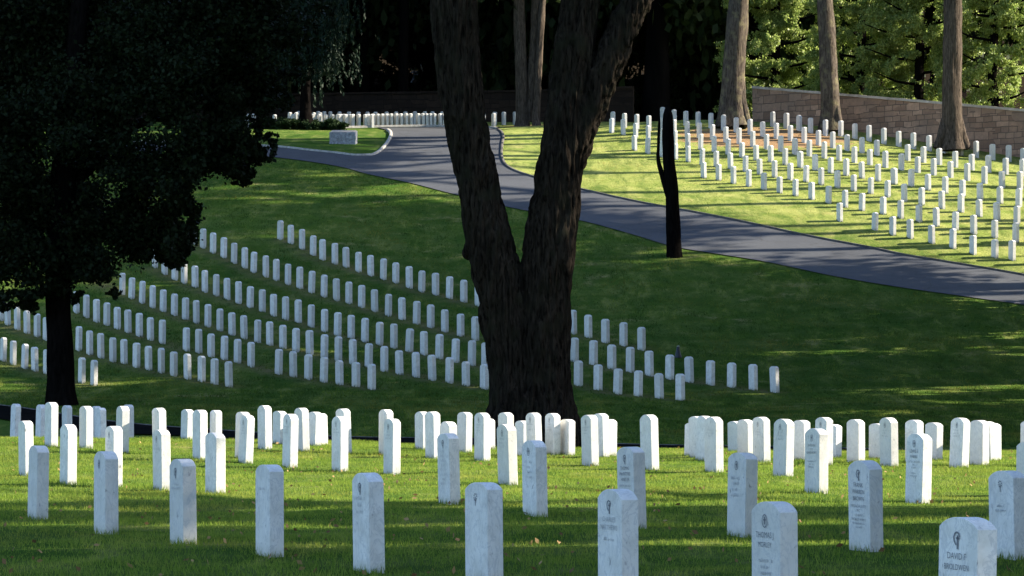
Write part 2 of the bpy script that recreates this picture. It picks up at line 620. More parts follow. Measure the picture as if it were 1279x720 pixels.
def headstone(p, h, yaw, label, group, tilt=.014):
    """p ground point, h height above the grass, yaw angle between the slab's width and the y axis"""
    cnt[0] += 1
    o = bpy.data.objects.new('headstone', STONES[cnt[0] % 6])
    COL.objects.link(o)
    o.location = (p.x, p.y, p.z - .01)
    r = random.Random(cnt[0] * 17)
    # local +x (slab width) runs towards the viewer's right, the carved face (-y) looks left
    o.rotation_euler = (r.gauss(0, tilt), r.gauss(0, tilt), -(math.pi / 2 - yaw) + r.gauss(0, .02))
    o.scale = (1, 1, h)
    return tag(o, label, 'headstone', group)


# --- near lawn: (u centre, v top, v base or None, distance when the foot is hidden)
FG = [(19, 504, None, 70), (51, 505, None, 69), (64, 502, 560, 0), (84.5, 506, None, 68), (107.5, 506.7, 562.7, 0), (121, 507, None, 68),
      (126.5, 509, None, 65), (152.5, 506.7, 568.3, 0), (161, 505, None, 66), (33, 525, 596.7, 0), (47, 555.5, 651, 0), (85, 529.5, 606.7, 0),
      (142, 531.5, 610.7, 0), (132.5, 562.5, 669, 0), (199.5, 509, 569, 0), (202.5, 536, 614.5, 0), (229, 572, 682, 0), (233.5, 511, 551, 0),
      (250, 511.5, 576, 0), (269.5, 512, 552, 0), (269, 539.5, 618.7, 0), (302.5, 514, 574, 0), (306.5, 518, 580.5, 0), (331, 506, 563.3, 0),
      (349, 513, 556, 0), (362, 516.5, 586, 0), (378, 509, 565.7, 0), (392.5, 514, 558.5, 0), (401, 521, 557.5, 0), (424.5, 519.5, 590.7, 0),
      (430.5, 510, 568.5, 0), (482, 511, 570, 0), (489.5, 522.5, 595, 0), (337, 579, 697, 0), (461, 589, 717.5, 0), (527.5, 513.7, 563.5, 0),
      (541, 513.7, 575, 0), (559, 526, 592, 0), (561.5, 540.3, 631.7, 0), (580, 514.3, 566.7, 0), (602.5, 515, 577.7, 0), (609.5, 526.5, 563.5, 0),
      (605, 601, 731, 0), (634.5, 529, 607.3, 0), (632.5, 514.7, 574, 0), (652.5, 525, 571, 0), (668, 515, 574, 0), (690.5, 515.7, 570, 0),
      (708.5, 523.3, 570.3, 0), (668.5, 549, 646.7, 0), (737.5, 517.7, 584.3, 0), (751.5, 516, 573.3, 0), (760.5, 523.3, 571.7, 0),
      (812, 517.3, 589.3, 0), (790, 557, 661.7, 0), (772, 609, 748, 0), (864.5, 531.5, 571.5, 0), (871, 519.5, 573.5, 0), (879, 519, 577.5, 0),
      (892, 520, 591.7, 0), (919, 531, 567, 0), (931.5, 523.5, 571, 0), (951.5, 520.3, 580, 0), (926.5, 564.3, 672.7, 0), (968, 624.5, 778, 0),
      (978, 522.7, 597.3, 0), (1002, 524.3, 576.7, 0), (1019.5, 534.3, 618.3, 0), (1029, 520.7, 583.3, 0), (1040, 529.5, 574, 0),
      (1069, 523.3, 579.5, 0), (1082, 573.7, 690.7, 0), (1096, 528.5, 575, 0), (1110.5, 521, 585, 0), (1142, 524, 580, 0), (1166, 527.3, 576.7, 0),
      (1146.5, 540.7, 631.7, 0), (1197.5, 521.3, 586, 0), (1223, 524.3, 582.7, 0), (1234, 526, 577.5, 0), (1239, 528, 577, 0),
      (1206.5, 643.7, 828, 0), (1260, 586.5, 700, 0), (1285, 551, 620, 0), (1287, 525, 585, 0)]
HAND = {47: 'grey mottled headstone with dark-stained top, leftmost of the nearest row',
        132.5: 'bluish white headstone, second from left in the nearest row, its side face pale',
        229: 'bluish headstone with small carved emblem, third from left in the nearest row',
        337: 'blue-grey shaded headstone with small spots low on its face, fourth in the nearest row',
        461: 'shaded headstone with carved emblem and black vertical streak, fifth in the nearest row',
        605: 'shaded headstone with carved cross emblem and diagonal stain, in front of the forked trunk',
        772: 'pale headstone cut by the bottom edge, with the name CHARLES carved on it',
        968: 'pale headstone with round emblem and the name THOMAS J, near the bottom edge',
        1206.5: 'largest white headstone at the bottom right corner, carved DAVID F',
        1082: 'shaded headstone carved FRANK WARREN BROWN standing on the near lawn',
        1146.5: 'sunlit headstone carved LEWIS E HARRIS with a round emblem',
        790: 'blue-shaded headstone carved THOMAS MACINTYRE HINES JR behind the CHARLES stone',
        926.5: 'blue-shaded headstone with oval emblem just behind the THOMAS J stone',
        668.5: 'bluish headstone with a black chip on its top edge, right of the forked trunk base',
        561.5: 'dark blue-grey headstone with many carved lines, left of the forked trunk base',
        1019.5: 'grey headstone carved JACKSON standing on the near lawn',
        1260: 'large bluish headstone at the right edge, behind the DAVID F stone',
        634.5: 'pale headstone with faint carving directly in front of the forked trunk'}
fg_objs = {}
order = sorted(FG, key=lambda s: s[0])
bands = {'a': [], 'b': [], 'c': [], 'd': []}
for s in order:
    vb = s[2]
    if s[0] in HAND: continue
    key = 'd' if vb is None or vb < 560 else 'c' if vb < 574.5 else 'b' if vb < 584 else 'a'
    bands[key].append(s)
BTXT = {'a': 'white headstone, %s from left of those in the sunlit middle of the near lawn',
        'b': 'sunlit headstone towards the back of the near lawn, %s from left there',
        'c': 'sunlit headstone at the far brow of the near lawn, %s from left along it',
        'd': 'dull blue shaded headstone beyond the brow of the near lawn, %s from left'}
lab = dict(HAND)
for k, L in bands.items():
    for i, s in enumerate(L): lab[s[0]] = BTXT[k] % ORD[i + 1]
YAW = math.radians(23.8)
for (u, vt, vb, d) in FG:
    if vb is None:
        x = (u - 639.5) / FPX * d
        p = Vector((x, d, float(zg(x, d))))
        h = at(u, vt, d).z - p.z
    else:
        p = ground(u, vb - 2, 8)
        h = at(u, vt, p.y).z - p.z
    h = min(max(h, .55), .9)
    fg_objs[u] = headstone(p, h, YAW, lab[u], 'headstones on the near lawn', .018)


# --- carved faces of the near stones
def face_mesh_from_text(lines):
    """lines: (string, z centre, letter height); returns joined mesh in the x-z plane"""
    bm = bmesh.new()
    for s, z, hgt, maxw in lines:
        cu = bpy.data.curves.new('t', 'FONT')
        cu.body = s
        cu.align_x = 'CENTER'
        cu.size = hgt * 1.4
        cu.resolution_u = 2
        cu.offset = -.0004
        o = bpy.data.objects.new('t', cu)
        COL.objects.link(o)
        dg = bpy.context.evaluated_depsgraph_get()
        me = bpy.data.meshes.new_from_object(o.evaluated_get(dg))
        xs_ = [v.co.x for v in me.vertices]
        wd = max(xs_) - min(xs_)
        k = min(1.0, maxw / wd)
        me.transform(Matrix.Translation((0, 0, z)) @ Matrix.Rotation(math.pi / 2, 4, 'X') @ Matrix.Diagonal((k, 1, 1, 1)))
        bm.from_mesh(me)
        bpy.data.objects.remove(o)
        bpy.data.curves.remove(cu)
        bpy.data.meshes.remove(me)
    me = bpy.data.meshes.new('inscription')
    bm.to_mesh(me)
    bm.free()
    return me


def emblem_mesh(kind, z, r=.03):
    """carved emblem: an upright oval ring with a cross, or an open shield with a small cross"""
    bm = bmesh.new()

    def strip(pts, w):
        for a, b in zip(pts[:-1], pts[1:]):
            a, b = Vector(a), Vector(b)
            d = (b - a)
            nn = Vector((-d.y, d.x)).normalized() * w / 2
            q = [a + nn, a - nn, b - nn, b + nn]
            bm.faces.new([bm.verts.new((p.x, 0, z + p.y)) for p in q])
    if kind == 'ring':
        pts = [(r * math.cos(t), 1.25 * r * math.sin(t)) for t in np.linspace(0, 2 * math.pi, 25)]
        strip(pts, .006)
        strip([(0, -.7 * r), (0, .8 * r)], .012)
        strip([(-.5 * r, .2 * r), (.5 * r, .2 * r)], .01)
    elif kind == 'shield':
        pts = [(-.2 * r, -.9 * r), (-.8 * r, -.3 * r), (-r, .4 * r), (-.6 * r, 1.1 * r), (0, 1.3 * r), (.6 * r, 1.05 * r), (.9 * r, .5 * r)]
        strip(pts, .009)
        strip([(.25 * r, -1.6 * r), (.25 * r, .75 * r)], .015)
        strip([(-.25 * r, .25 * r), (.8 * r, .25 * r)], .011)
    else:
        strip([(0, -1.6 * r), (0, .5 * r)], .008)
        for a in range(8):
            t0, t1 = a * math.pi / 4, a * math.pi / 4 + .5
            strip([(.8 * r * math.cos(t0), .4 * r + .8 * r * math.sin(t0)), (.8 * r * math.cos(t1), .4 * r + .8 * r * math.sin(t1))], .009)
    me = bpy.data.meshes.new('emblem')
    bm.to_mesh(me)
    bm.free()
    return me


def strokes_mesh(rows, seed):
    """worn lettering nobody could read any more: rows of short upright cuts; rows: (z, half width, letter height)"""
    r = random.Random(seed)
    bm = bmesh.new()
    for z, hw, lh in rows:
        x = -hw
        while x < hw:
            if r.random() < .75:
                w = r.uniform(.003, .006)
                hh = lh * r.uniform(.5, 1)
                bm.faces.new([bm.verts.new(q) for q in ((x, 0, z), (x + w, 0, z), (x + w, 0, z + hh), (x, 0, z + hh))])
                if r.random() < .5:
                    zz = z + hh * r.choice([0, .45, .9])
                    bm.faces.new([bm.verts.new(q) for q in ((x + w, 0, zz), (x + w + .007, 0, zz), (x + w + .007, 0, zz + .004), (x + w, 0, zz + .004))])
            x += lh * r.uniform(.45, .75)
    me = bpy.data.meshes.new('inscription')
    bm.to_mesh(me)
    bm.free()
    return me


def carve(u, lines=None, emblem='shield', faint=None, ink='ink'):
    o = fg_objs[u]
    h = o.scale.z

    def add(name, me, mat):
        c = mesh_obj(name, me, mat, o)
        c.location = (-.005, -ST / 2 - .0035, 0)
        c.scale = (1, 1, 1 / h)
        return c
    if emblem: add('emblem', emblem_mesh(emblem, h - .115), M['ink'])
    if lines:
        L = []
        z = h - .215
        for s, lh in lines:
            L.append((s, z, lh, .27))
            z -= lh * 1.55
        for line in L: add('inscription', face_mesh_from_text([line]), M[ink])
    if faint:
        k, z0, lh = faint
        add('inscription', strokes_mesh([(h - z0 - i * lh * 1.7, .05 + .05 * ((i * 7 + int(u)) % 3) / 2, lh) for i in range(k)], int(u)), M['ink2'])


carve(1206.5, [('DAVID F', .035), ('BROLDWEN', .031)], 'shield')
carve(1082, [('FRANK', .036), ('WARREN', .036), ('BROWN', .036), ('MASSACHUSETTS', .024), ('PFC', .024), ('US ARMY', .022), ('WORLD WAR II', .024)], 'shield', (2, .52, .018))
carve(1146.5, [('LEWIS E', .038), ('HARRIS', .034), ('SOUTH CAROLINA', .022), ('CPL', .02), ('US ARMY', .02)], 'ring', (2, .45, .018))
carve(790, [('THOMAS', .034), ('MacINTYRE', .034), ('HINES JR', .034), ('NORTH CAROLINA', .02)], 'shield')
carve(772, [('CHARLES', .034), ('MATTHEWS', .034)], 'shield', (1, .34, .026), 'ink2')
carve(968, [('THOMAS J', .036), ('MORLEY', .032)], 'ring', (3, .36, .022))
carve(1019.5, [('JACKSON', .03), ('C D', .026), ('DAVENPORT', .03)], 'ring', (3, .40, .02))
carve(926.5, None, 'ring', (4, .24, .03))
carve(668.5, None, 'ring', (4, .23, .03))
carve(561.5, None, 'shield', (8, .21, .03))
carve(634.5, None, 'ring', (3, .2, .03))
carve(461, None, 'shield', (3, .2, .03))
carve(605, None, 'cross', None)
carve(229, None, 'shield', (2, .22, .02))
carve(132.5, None, 'ring', None)
carve(1260, None, 'cross', (2, .28, .02))
for u_ in (489.5, 602.5, 737.5, 892, 978, 1110.5, 1197.5, 424.5, 362, 306.5, 142, 202.5, 337, 951.5, 1029, 668, 690.5):
    carve(u_, None, None if u_ in (337, 892) else 'ring', (3 if u_ != 337 else 1, .2, .026))


# --- shaded slope rows
def c5(L, row=None): return [(x / 3, 240 + y / 3) for x, y in L]
def c6(L): return [(320 + x / 3, 240 + y / 3) for x, y in L]
def c7(L): return [(640 + x / 2.572, 240 + y / 2.572) for x, y in L]


M1 = c6([(90, 180), (130, 195), (172, 217), (213, 238), (249, 256), (295, 272), (337, 285), (383, 301), (429, 315), (476, 329), (523, 342), (574, 361),
         (620, 376), (672, 387), (724, 401), (778, 414), (832, 430)]) + c7([(195, 457), (244, 470), (299, 486), (357, 496), (415, 510)])
M2 = c5([(727, 198), (761, 212), (798, 230), (838, 248), (877, 268), (917, 287), (950, 304)]) + c6(
    [(36, 320), (75, 333), (119, 348), (163, 363), (207, 380), (254, 395), (301, 408), (347, 420), (395, 434), (444, 450), (495, 466), (547, 481),
     (601, 497), (654, 510), (707, 526), (766, 542), (821, 558)]) + c7([(200, 547), (260, 557), (319, 570), (378, 580), (440, 592), (505, 603), (569, 613),
                                                                       (636, 621), (704, 629), (774, 638)]) + [(968, 491)]
M3 = c5([(581, 285), (617, 310), (655, 331), (690, 345), (731, 359), (768, 376), (810, 390), (851, 405), (894, 420), (937, 436)]) + c6(
    [(23, 450), (65, 466), (110, 480), (158, 492), (206, 508), (256, 526), (305, 541), (356, 551), (407, 564), (462, 576), (516, 587), (573, 601),
     (629, 612), (686, 627), (746, 640), (808, 652), (858, 660)]) + c7([(212, 624), (275, 638), (338, 651), (404, 658), (472, 665), (539, 671)])
M4 = [(118, 352)] + c5([(458, 385), (493, 402), (532, 418), (572, 435), (611, 450), (653, 465), (695, 480), (736, 494), (779, 508), (824, 522), (870, 539), (915, 552)]) + c6(
    [(5, 566), (51, 576), (100, 588), (149, 600), (201, 611), (255, 624), (308, 637), (363, 648), (421, 660), (480, 675), (537, 685), (599, 696),
     (660, 708), (724, 718), (786, 729), (855, 740)])
M5 = c5([(286, 455), (323, 473), (362, 489), (400, 502), (440, 516), (480, 529), (522, 543), (564, 557), (608, 570), (698, 597), (745, 605), (791, 620),
         (840, 630), (890, 642), (941, 657)]) + c6([(84, 685), (139, 695), (195, 705), (253, 715), (312, 724), (374, 732), (433, 742)])
M6 = c5([(3, 482), (29, 500), (65, 518), (101, 532), (139, 545), (173, 557), (295, 596), (336, 611), (378, 625), (423, 638), (465, 646), (511, 660), (557, 670),
         (605, 680), (651, 692), (703, 703), (756, 713), (804, 722), (858, 733)])
M7 = c5([(12, 635), (49, 649), (92, 663), (131, 673), (174, 684), (306, 718), (352, 727)])
RN = ['top', 'second', 'third', 'fourth', 'fifth', 'sixth', 'lowest']
for row, L in zip(RN, (M1, M2, M3, M4, M5, M6, M7)):
    for i, (u, v) in enumerate(L):
        p = ground(u, v - .7, 86)
        hp = 24.2 + (v - 300) * .042
        h = hp / FPX * p.y * random.Random(int(u * 7)).uniform(.96, 1.03)
        wh = 'bluish shaded' if (i * 7 + len(row)) % 3 else 'pale shaded'
        headstone(p, h, math.radians(25), '%s headstone, %s from left in the %s row on the shaded slope' % (wh, ORD[i + 1] if i < 30 else 'last' if i == len(L) - 1 else 'last but ' + CARD[len(L) - i - 1], row),
                  'headstones in curved rows on the shaded slope')


# worn soil and clippings along the foot of each row, stored on the ground sheet
_wear = np.zeros(len(V))
_near = (Y.ravel() > 86) & (Y.ravel() < 132) & (np.abs(X.ravel()) < 24)
_idx = np.nonzero(_near)[0]
for L in (M1, M2, M3, M4, M5, M6, M7):
    pts_ = [ground(u, v - .7, 86) for u, v in L]
    for a_, b_ in zip(pts_[:-1], pts_[1:]):
        ax, ay, dx_, dy_ = a_.x, a_.y, b_.x - a_.x, b_.y - a_.y
        ll = dx_ * dx_ + dy_ * dy_
        if ll > 9: continue
        t_ = np.clip(((V[_idx, 0] - ax) * dx_ + (V[_idx, 1] - ay) * dy_) / ll, 0, 1)
        dd = np.hypot(V[_idx, 0] - ax - t_ * dx_, V[_idx, 1] - ay - t_ * dy_)
        _wear[_idx] = np.maximum(_wear[_idx], np.clip(1.15 - dd / .55, 0, 1))
at_ = g_ob.data.attributes.new('wear', 'FLOAT', 'POINT')
at_.data.foreach_set('value', _wear.astype(np.float32))

# --- sunlit field beyond the road: (u, v base)
def q(ox, oy, s, L): return [(ox + x / s, oy + y / s) for x, y in L]


F0 = [(1048.8, 276.7), (1092.6, 287.6), (1115, 294), (1136.9, 298), (1163.7, 304.4), (1190, 310.6), (1215.3, 318), (1242.5, 322.2), (1264, 325.6), (1287, 331)]
F1 = [(879.0, 222.8), (897.6, 225.7), (916.1, 229.7), (935.1, 233.5), (954.1, 237.8), (973.8, 241.6), (993.5, 245.3), (1013.8, 249.7), (1034.7, 254.5),
      (1055.5, 259.2), (1076.5, 263.5), (1103, 268), (1124.9, 273.1), (1147.8, 277.8), (1169.7, 283), (1193.3, 287.7), (1216.2, 293), (1242.5, 297.5), (1268.7, 303)]
F2 = [(792.5, 188.5), (809, 192.5), (826.5, 196.5), (843.5, 199.6), (859.6, 202.8)] + q(860, 125, 6.857, [(115, 560), (238, 575), (360, 597), (487, 617), (610, 643), (738, 665), (872, 688)]) + \
    q(980, 130, 6.857, [(50, 650), (183, 672), (313, 695), (453, 720), (593, 750), (738, 772), (882, 800)]) + \
    q(1100, 145, 5.335, [(157, 572), (273, 595), (408, 620), (535, 643), (657, 672), (775, 695), (907, 720)])
F3 = [(763.8, 166.7), (778.6, 169), (794, 172.5), (809.7, 176.5), (827, 180), (843, 183), (859, 186.5)] + q(860, 125, 6.857, [(103, 430), (220, 450), (338, 475), (457, 497), (580, 520), (705, 535), (828, 560), (955, 583)]) + \
    q(980, 130, 6.857, [(137, 550), (262, 572), (395, 597), (527, 618), (663, 640), (800, 665), (935, 690)]) + \
    q(1100, 145, 5.335, [(93, 458), (203, 472), (315, 497), (430, 517), (545, 540), (662, 560), (795, 585), (920, 605)])
F4 = [(765.5, 158), (780, 160), (795.4, 161.5), (810.4, 164), (827, 166.5), (842, 168.5), (858.4, 172)] + q(860, 125, 6.857, [(92, 330), (205, 345), (320, 368), (433, 380), (550, 402), (668, 425), (790, 445), (910, 465)]) + \
    q(980, 130, 6.857, [(90, 435), (212, 450), (340, 467), (467, 487), (598, 505), (730, 525), (862, 545)]) + \
    q(1100, 145, 5.335, [(32, 345), (138, 362), (247, 380), (353, 397), (465, 412), (577, 432), (692, 452), (808, 480), (928, 488)])
F5 = [(827.5, 153.5), (842, 155.5), (856.7, 157.5)] + q(860, 125, 6.857, [(82, 232), (192, 245), (300, 265), (408, 280), (527, 300), (635, 315), (752, 333), (872, 350)]) + \
    q(980, 130, 6.857, [(50, 318), (168, 335), (290, 357), (412, 380), (535, 402), (662, 422), (790, 442)]) + \
    q(1100, 145, 5.335, [(180, 298), (285, 312), (390, 327), (497, 343), (607, 362), (718, 377), (833, 390), (945, 402)])
F6 = q(860, 125, 6.857, [(493, 195), (722, 233), (835, 247), (945, 265)]) + q(980, 130, 6.857, [(18, 215), (127, 233), (222, 250), (350, 275), (482, 280), (602, 300), (723, 320), (850, 345)]) + \
    q(1100, 145, 5.335, [(120, 205), (218, 222), (322, 235), (425, 250), (532, 263), (635, 280), (745, 295), (853, 305), (950, 320)])
FR = ['nearest', 'second', 'third', 'fourth', 'fifth', 'sixth', 'farthest']
far_pts = []
for ri, L in enumerate((F0, F1, F2, F3, F4, F5, F6)):
    for i, (u, v) in enumerate(L):
        p = ground(u, v - .3, 112)
        hp = 19.6 + (v - 180) * .033
        h = hp / FPX * p.y * random.Random(int(u * 5)).uniform(.95, 1.04)
        if ri <= 3:
            base = 'half shaded white headstone' if ri == 0 and i > 5 else 'bright white headstone' if ri else 'white headstone'
            headstone(p, h, math.radians(19), '%s, %s from left in the %s hillside row beyond the road' % (base, ORD[i + 1], FR[ri]),
                      'headstones on the sunlit hillside')
        else:
            far_pts.append((p, h, math.radians(19)))
# --- far lawn by the dark wood
for k in range(23):
    u = 284 + k * 8.2
    if 325 < u < 366: continue
    far_pts.append((at(u, 156 + random.uniform(-.6, .6), 168), .70, math.radians(20)))
for x in (10, 30, 50, 70, 90, 110, 148, 212, 243, 275, 306, 335, 365, 400, 430, 465, 495, 545, 575, 600, 625, 652, 690, 712, 740, 770, 800, 830, 860, 900, 940, 980, 1048):
    far_pts.append((at(420 + x / 5.33, 155.5 + random.uniform(-.6, .6), 169), .68, math.radians(20)))
for x in (-740, -700, -660, -250, -210, -120, -80, -40, 22, 85, 148, 208, 260, 335, 398, 460, 523, 590, 640, 705, 770, 1055, 1115, 1190):
    far_pts.append((at(420 + x / 5.33, 152.5, 173), .70, math.radians(20)))
for x in (362, 370, 392, 400):
    far_pts.append((at(x, 155, 170), .72, math.radians(20)))
far_pts.append((at(343, 155, 170), .6, math.radians(20)))
bm = bmesh.new()
for i, (p, h, yaw) in enumerate(far_pts):
    me = STONES[i % 6].copy()
    z0 = float(zg(p.x, p.y))
    me.transform(Matrix.Translation((p.x, p.y, z0)) @ Matrix.Rotation(-(math.pi / 2 - yaw), 4, 'Z') @ Matrix.Diagonal((1, 1, h, 1)))
    bm.from_mesh(me)
    bpy.data.meshes.remove(me)
me = bpy.data.meshes.new('headstones')
bm.to_mesh(me)
bm.free()
tag(mesh_obj('far_headstones', me, M['marble']), 'distant small white headstones in rows below the boundary wall', 'headstones', kind='stuff')
print('stones', cnt[0], 'far', len(far_pts))

# ------------------------------------------------------------------ small marker, granite block
p = ground(847, 447, 90)
mk = empty('grave_marker', p)
tag(mk, 'small dark cone-shaped marker with pale tip behind the shaded headstones', 'marker')
bm = bmesh.new()
for z0, z1, r0, r1 in ((0, .04, .13, .12), (.04, .30, .11, .045), (.30, .34, .06, .05)):
    bmesh.ops.create_cone(bm, cap_ends=True, segments=16, radius1=r0, radius2=r1, depth=z1 - z0, matrix=Matrix.Translation((0, 0, (z0 + z1) / 2)))
me = bpy.data.meshes.new('holder'); bm.to_mesh(me); bm.free()
n = NT('dark_metal'); n.bsdf((.02, .025, .035), .5)
mesh_obj('cone', me, n.m, mk)
bm = bmesh.new()
for k in range(9):
    a = k * 2.4
    bmesh.ops.create_icosphere(bm, subdivisions=1, radius=.018, matrix=Matrix.Translation((.028 * math.cos(a), .028 * math.sin(a), .355 + .01 * (k % 3))))
me = bpy.data.meshes.new('tip'); bm.to_mesh(me); bm.free()
mesh_obj('tip', me, M['kerb'], mk)

p = ground(429, 179.5, 140)
blk = empty('memorial_block', p, math.radians(-6))
tag(blk, 'low rough granite memorial block with sloping pale top on the grass island', 'monument')


def rough_block(name, sx, sy, z0, z1a, z1b, mat, seed, amp=.02):
    bm = bmesh.new()
    bmesh.ops.create_cube(bm, size=1)
    for v in bm.verts:
        top = v.co.z > 0
        v.co.z = z0 if not top else (z1a if v.co.y < 0 else z1b)
        v.co.x *= sx
        v.co.y *= sy
    bmesh.ops.subdivide_edges(bm, edges=bm.edges, cuts=9, use_grid_fill=True)
    bmesh.ops.recalc_face_normals(bm, faces=bm.faces)
    for v in bm.verts:
        v.co += v.normal * amp * noise.noise(v.co * 5 + Vector((seed, 0, 0)))
    me = bpy.data.meshes.new(name)
    bm.to_mesh(me)
    bm.free()
    return mesh_obj(name, me, mat, blk)


rough_block('base', 1.25, .62, -.1, .50, .62, M['granite'], 3, .035)
rough_block('top_plate', 1.16, .50, .515, .535, .65, M['coping'], 5, .004)


# ------------------------------------------------------------------ stone walls
def stone_wall(name, pts, label, mats=('wall', 'coping')):
    """pts: (u, v top, v base, y); a straight wall between consecutive points, sloping coping"""
    A_, B_ = at(pts[0][0], 0, pts[0][3]), at(pts[-1][0], 0, pts[-1][3])

    def on_line(u):
        k = (u - W / 2) / FPX / math.cos(PITCH)
        t = (k * A_.y - A_.x) / ((B_.x - A_.x) - k * (B_.y - A_.y))
        return A_.y + t * (B_.y - A_.y)
    P = [(at(u, vt, on_line(u)), at(u, vb, on_line(u))) for u, vt, vb, y in pts]
    a0 = P[0][0]
    d = (P[-1][0] - a0)
    ang = math.atan2(d.y, d.x)
    root = empty(name, (a0.x, a0.y, 0), ang)
    tag(root, label, 'wall')
    R = Matrix.Rotation(-ang, 3, 'Z')
    body, cop = [], []
    for t, b in P:
        tl = R @ (t - Vector((a0.x, a0.y, 0)))
        body.append((tl.x, min(b.z, t.z - 1.2) - 1.5, tl.z - .12))
        cop.append((tl.x, tl.z - .12, tl.z))

    def prism(nm, prof, hw, mat, oy=0):
        vs, fs = [], []
        X0 = [q_[0] for q_ in prof]
        xx = np.arange(X0[0], X0[-1] + .01, .5)
        lo = np.interp(xx, X0, [q_[1] for q_ in prof])
        hi = np.interp(xx, X0, [q_[2] for q_ in prof])
        for x, l_, h_ in zip(xx, lo, hi):
            jit = .008 * math.sin(x * 5.1) if nm == 'coping' else 0
            vs += [(x, -hw - jit, l_), (x, -hw - jit, h_ + jit), (x, hw, h_ + jit), (x, hw, l_)]
        for i in range(len(xx) - 1):
            for k in range(4):
                a, b = i * 4 + k, i * 4 + (k + 1) % 4
                fs.append((a, b, b + 4, a + 4))
        fs += [(0, 3, 2, 1), tuple(len(vs) - 4 + k for k in (0, 1, 2, 3))]
        me = bpy.data.meshes.new(nm)
        me.from_pydata(vs, [], fs)
        bm = bmesh.new(); bm.from_mesh(me); bmesh.ops.recalc_face_normals(bm, faces=bm.faces); bm.to_mesh(me); bm.free()
        mesh_obj(nm, me, mat, root)
    prism('masonry', body, .22, M[mats[0]])
    prism('coping', cop, .28, M[mats[1]])
    return root


stone_wall('stone_wall', [(943, 108, 150, 162.6), (1040, 116, 160, 159.5), (1160, 126, 176, 156), (1279, 136.5, 190, 152.5), (1500, 156, 215, 146)],
           'pinkish brown ashlar stone wall with pale coping behind the sunlit headstones')
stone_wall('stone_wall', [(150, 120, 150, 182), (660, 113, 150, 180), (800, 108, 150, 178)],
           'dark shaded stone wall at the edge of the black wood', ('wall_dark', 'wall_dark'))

# ------------------------------------------------------------------ trees


def leaf_quads(C, size, elong=1.5, droop=0.0):
    N = len(C)
    d = rng.normal(size=(N, 3))
    d[:, 2] -= droop * 2
    d /= np.linalg.norm(d, axis=1)[:, None]
    e = rng.normal(size=(N, 3))
    e -= (e * d).sum(1)[:, None] * d
    e /= np.linalg.norm(e, axis=1)[:, None]
    s = size * rng.uniform(.6, 1.3, (N, 1))
    a = C - d * s * elong / 2
    b = C + d * s * elong / 2
    c1 = C + e * s / 2
    c2 = C - e * s / 2
    V = np.stack([a, c1, b, c2], 1).reshape(-1, 3)
    F = np.arange(4 * N).reshape(-1, 4)
    return V, F


def tube_mesh(name, paths, seg=14, bark=.03, seed=0, up=1.0):
    """paths: list of [(x, y, z, r), ...]; each becomes a tapering tube with ribbed bark"""
    vs, fs = [], []
    for pi, path in enumerate(paths):
        P = np.array(path, float)
        # resample
        L = np.concatenate([[0], np.cumsum(np.linalg.norm(np.diff(P[:, :3], axis=0), axis=1))])
        k = max(4, int(L[-1] / max(.12, P[0, 3] * .5)))
        k = min(k, 90)
        T = np.linspace(0, L[-1], k)
        Q = np.stack([np.interp(T, L, P[:, j]) for j in range(4)], 1)
        if len(P) > 2:
            for _ in range(2):
                Q[1:-1] = (Q[:-2] + 2 * Q[1:-1] + Q[2:]) / 4
        base = len(vs)
        for i in range(k):
            t = Q[min(i + 1, k - 1), :3] - Q[max(i - 1, 0), :3]
            t = Vector(t).normalized()
            a = t.cross(Vector((.3, 1, .1))).normalized()
            b = t.cross(a)
            for j in range(seg):
                th = 2 * math.pi * j / seg
                dirv = a * math.cos(th) + b * math.sin(th)
                c_ = Vector(Q[i, :3])
                r_ = Q[i, 3]
                nz_ = noise.noise(Vector((dirv.x * 2.2, dirv.y * 2.2, Q[i, 2] * .5 * up + seed * 9 + pi)))
                nz2 = noise.noise(Vector((dirv.x * 7, dirv.y * 7, Q[i, 2] * 1.3 + seed)))
                q_ = c_ + dirv * (r_ * (1 + .16 * nz_) + bark * nz2)
                vs.append(tuple(q_))
        for i in range(k - 1):
            for j in range(seg):
                a_ = base + i * seg + j
                b_ = base + i * seg + (j + 1) % seg
                fs.append((a_, b_, b_ + seg, a_ + seg))
    return np_mesh(name, vs, fs, True)


def crown_points(n_clump, n_leaf, rad=1.0, clump=.25, shell=.55):
    C = []
    for _ in range(n_clump):
        d = rng.normal(size=3)
        d /= np.linalg.norm(d)
        r = rng.uniform(shell, 1) if rng.random() < .8 else rng.uniform(0, shell)
        c = d * r * rad
        c[2] *= .9
        s = clump * rng.uniform(.6, 1.3)
        C.append(c + rng.normal(size=(n_leaf, 3)) * s * np.array([.5, .5, .38]))
    return np.concatenate(C)


CROWNS = []
for k in range(3):
    Vv, Ff = leaf_quads(crown_points(85, 190, 1, .27), .05)
    CROWNS.append(np_mesh('crown', Vv, Ff))
    CROWNS[-1].materials.append(M['leaf_mid'])


for k in range(2):
    Vv, Ff = leaf_quads(crown_points(26, 170, 1, .22), .06)
    CROWNS.append(np_mesh('crown', Vv, Ff))
    CROWNS[-1].materials.append(M['leaf_mid'])


def limbs(seed, n=9):
    r = random.Random(seed)
    P = [[(0, 0, -.05, .034), (.01, 0, .02, .024), (.0, .01, .25, .02), (.015, .0, .5, .016), (.0, .0, .95, .003)]]
    for i in range(n):
        a = i * 2.4 + r.random()
        z = .56 + .38 * i / n
        l = .34 * (1 - .4 * i / n)
        P.append([(0, 0, z, .011), (math.cos(a) * l * .5, math.sin(a) * l * .5, z + .09, .007), (math.cos(a) * l, math.sin(a) * l, z + .2, .002)])
    return P


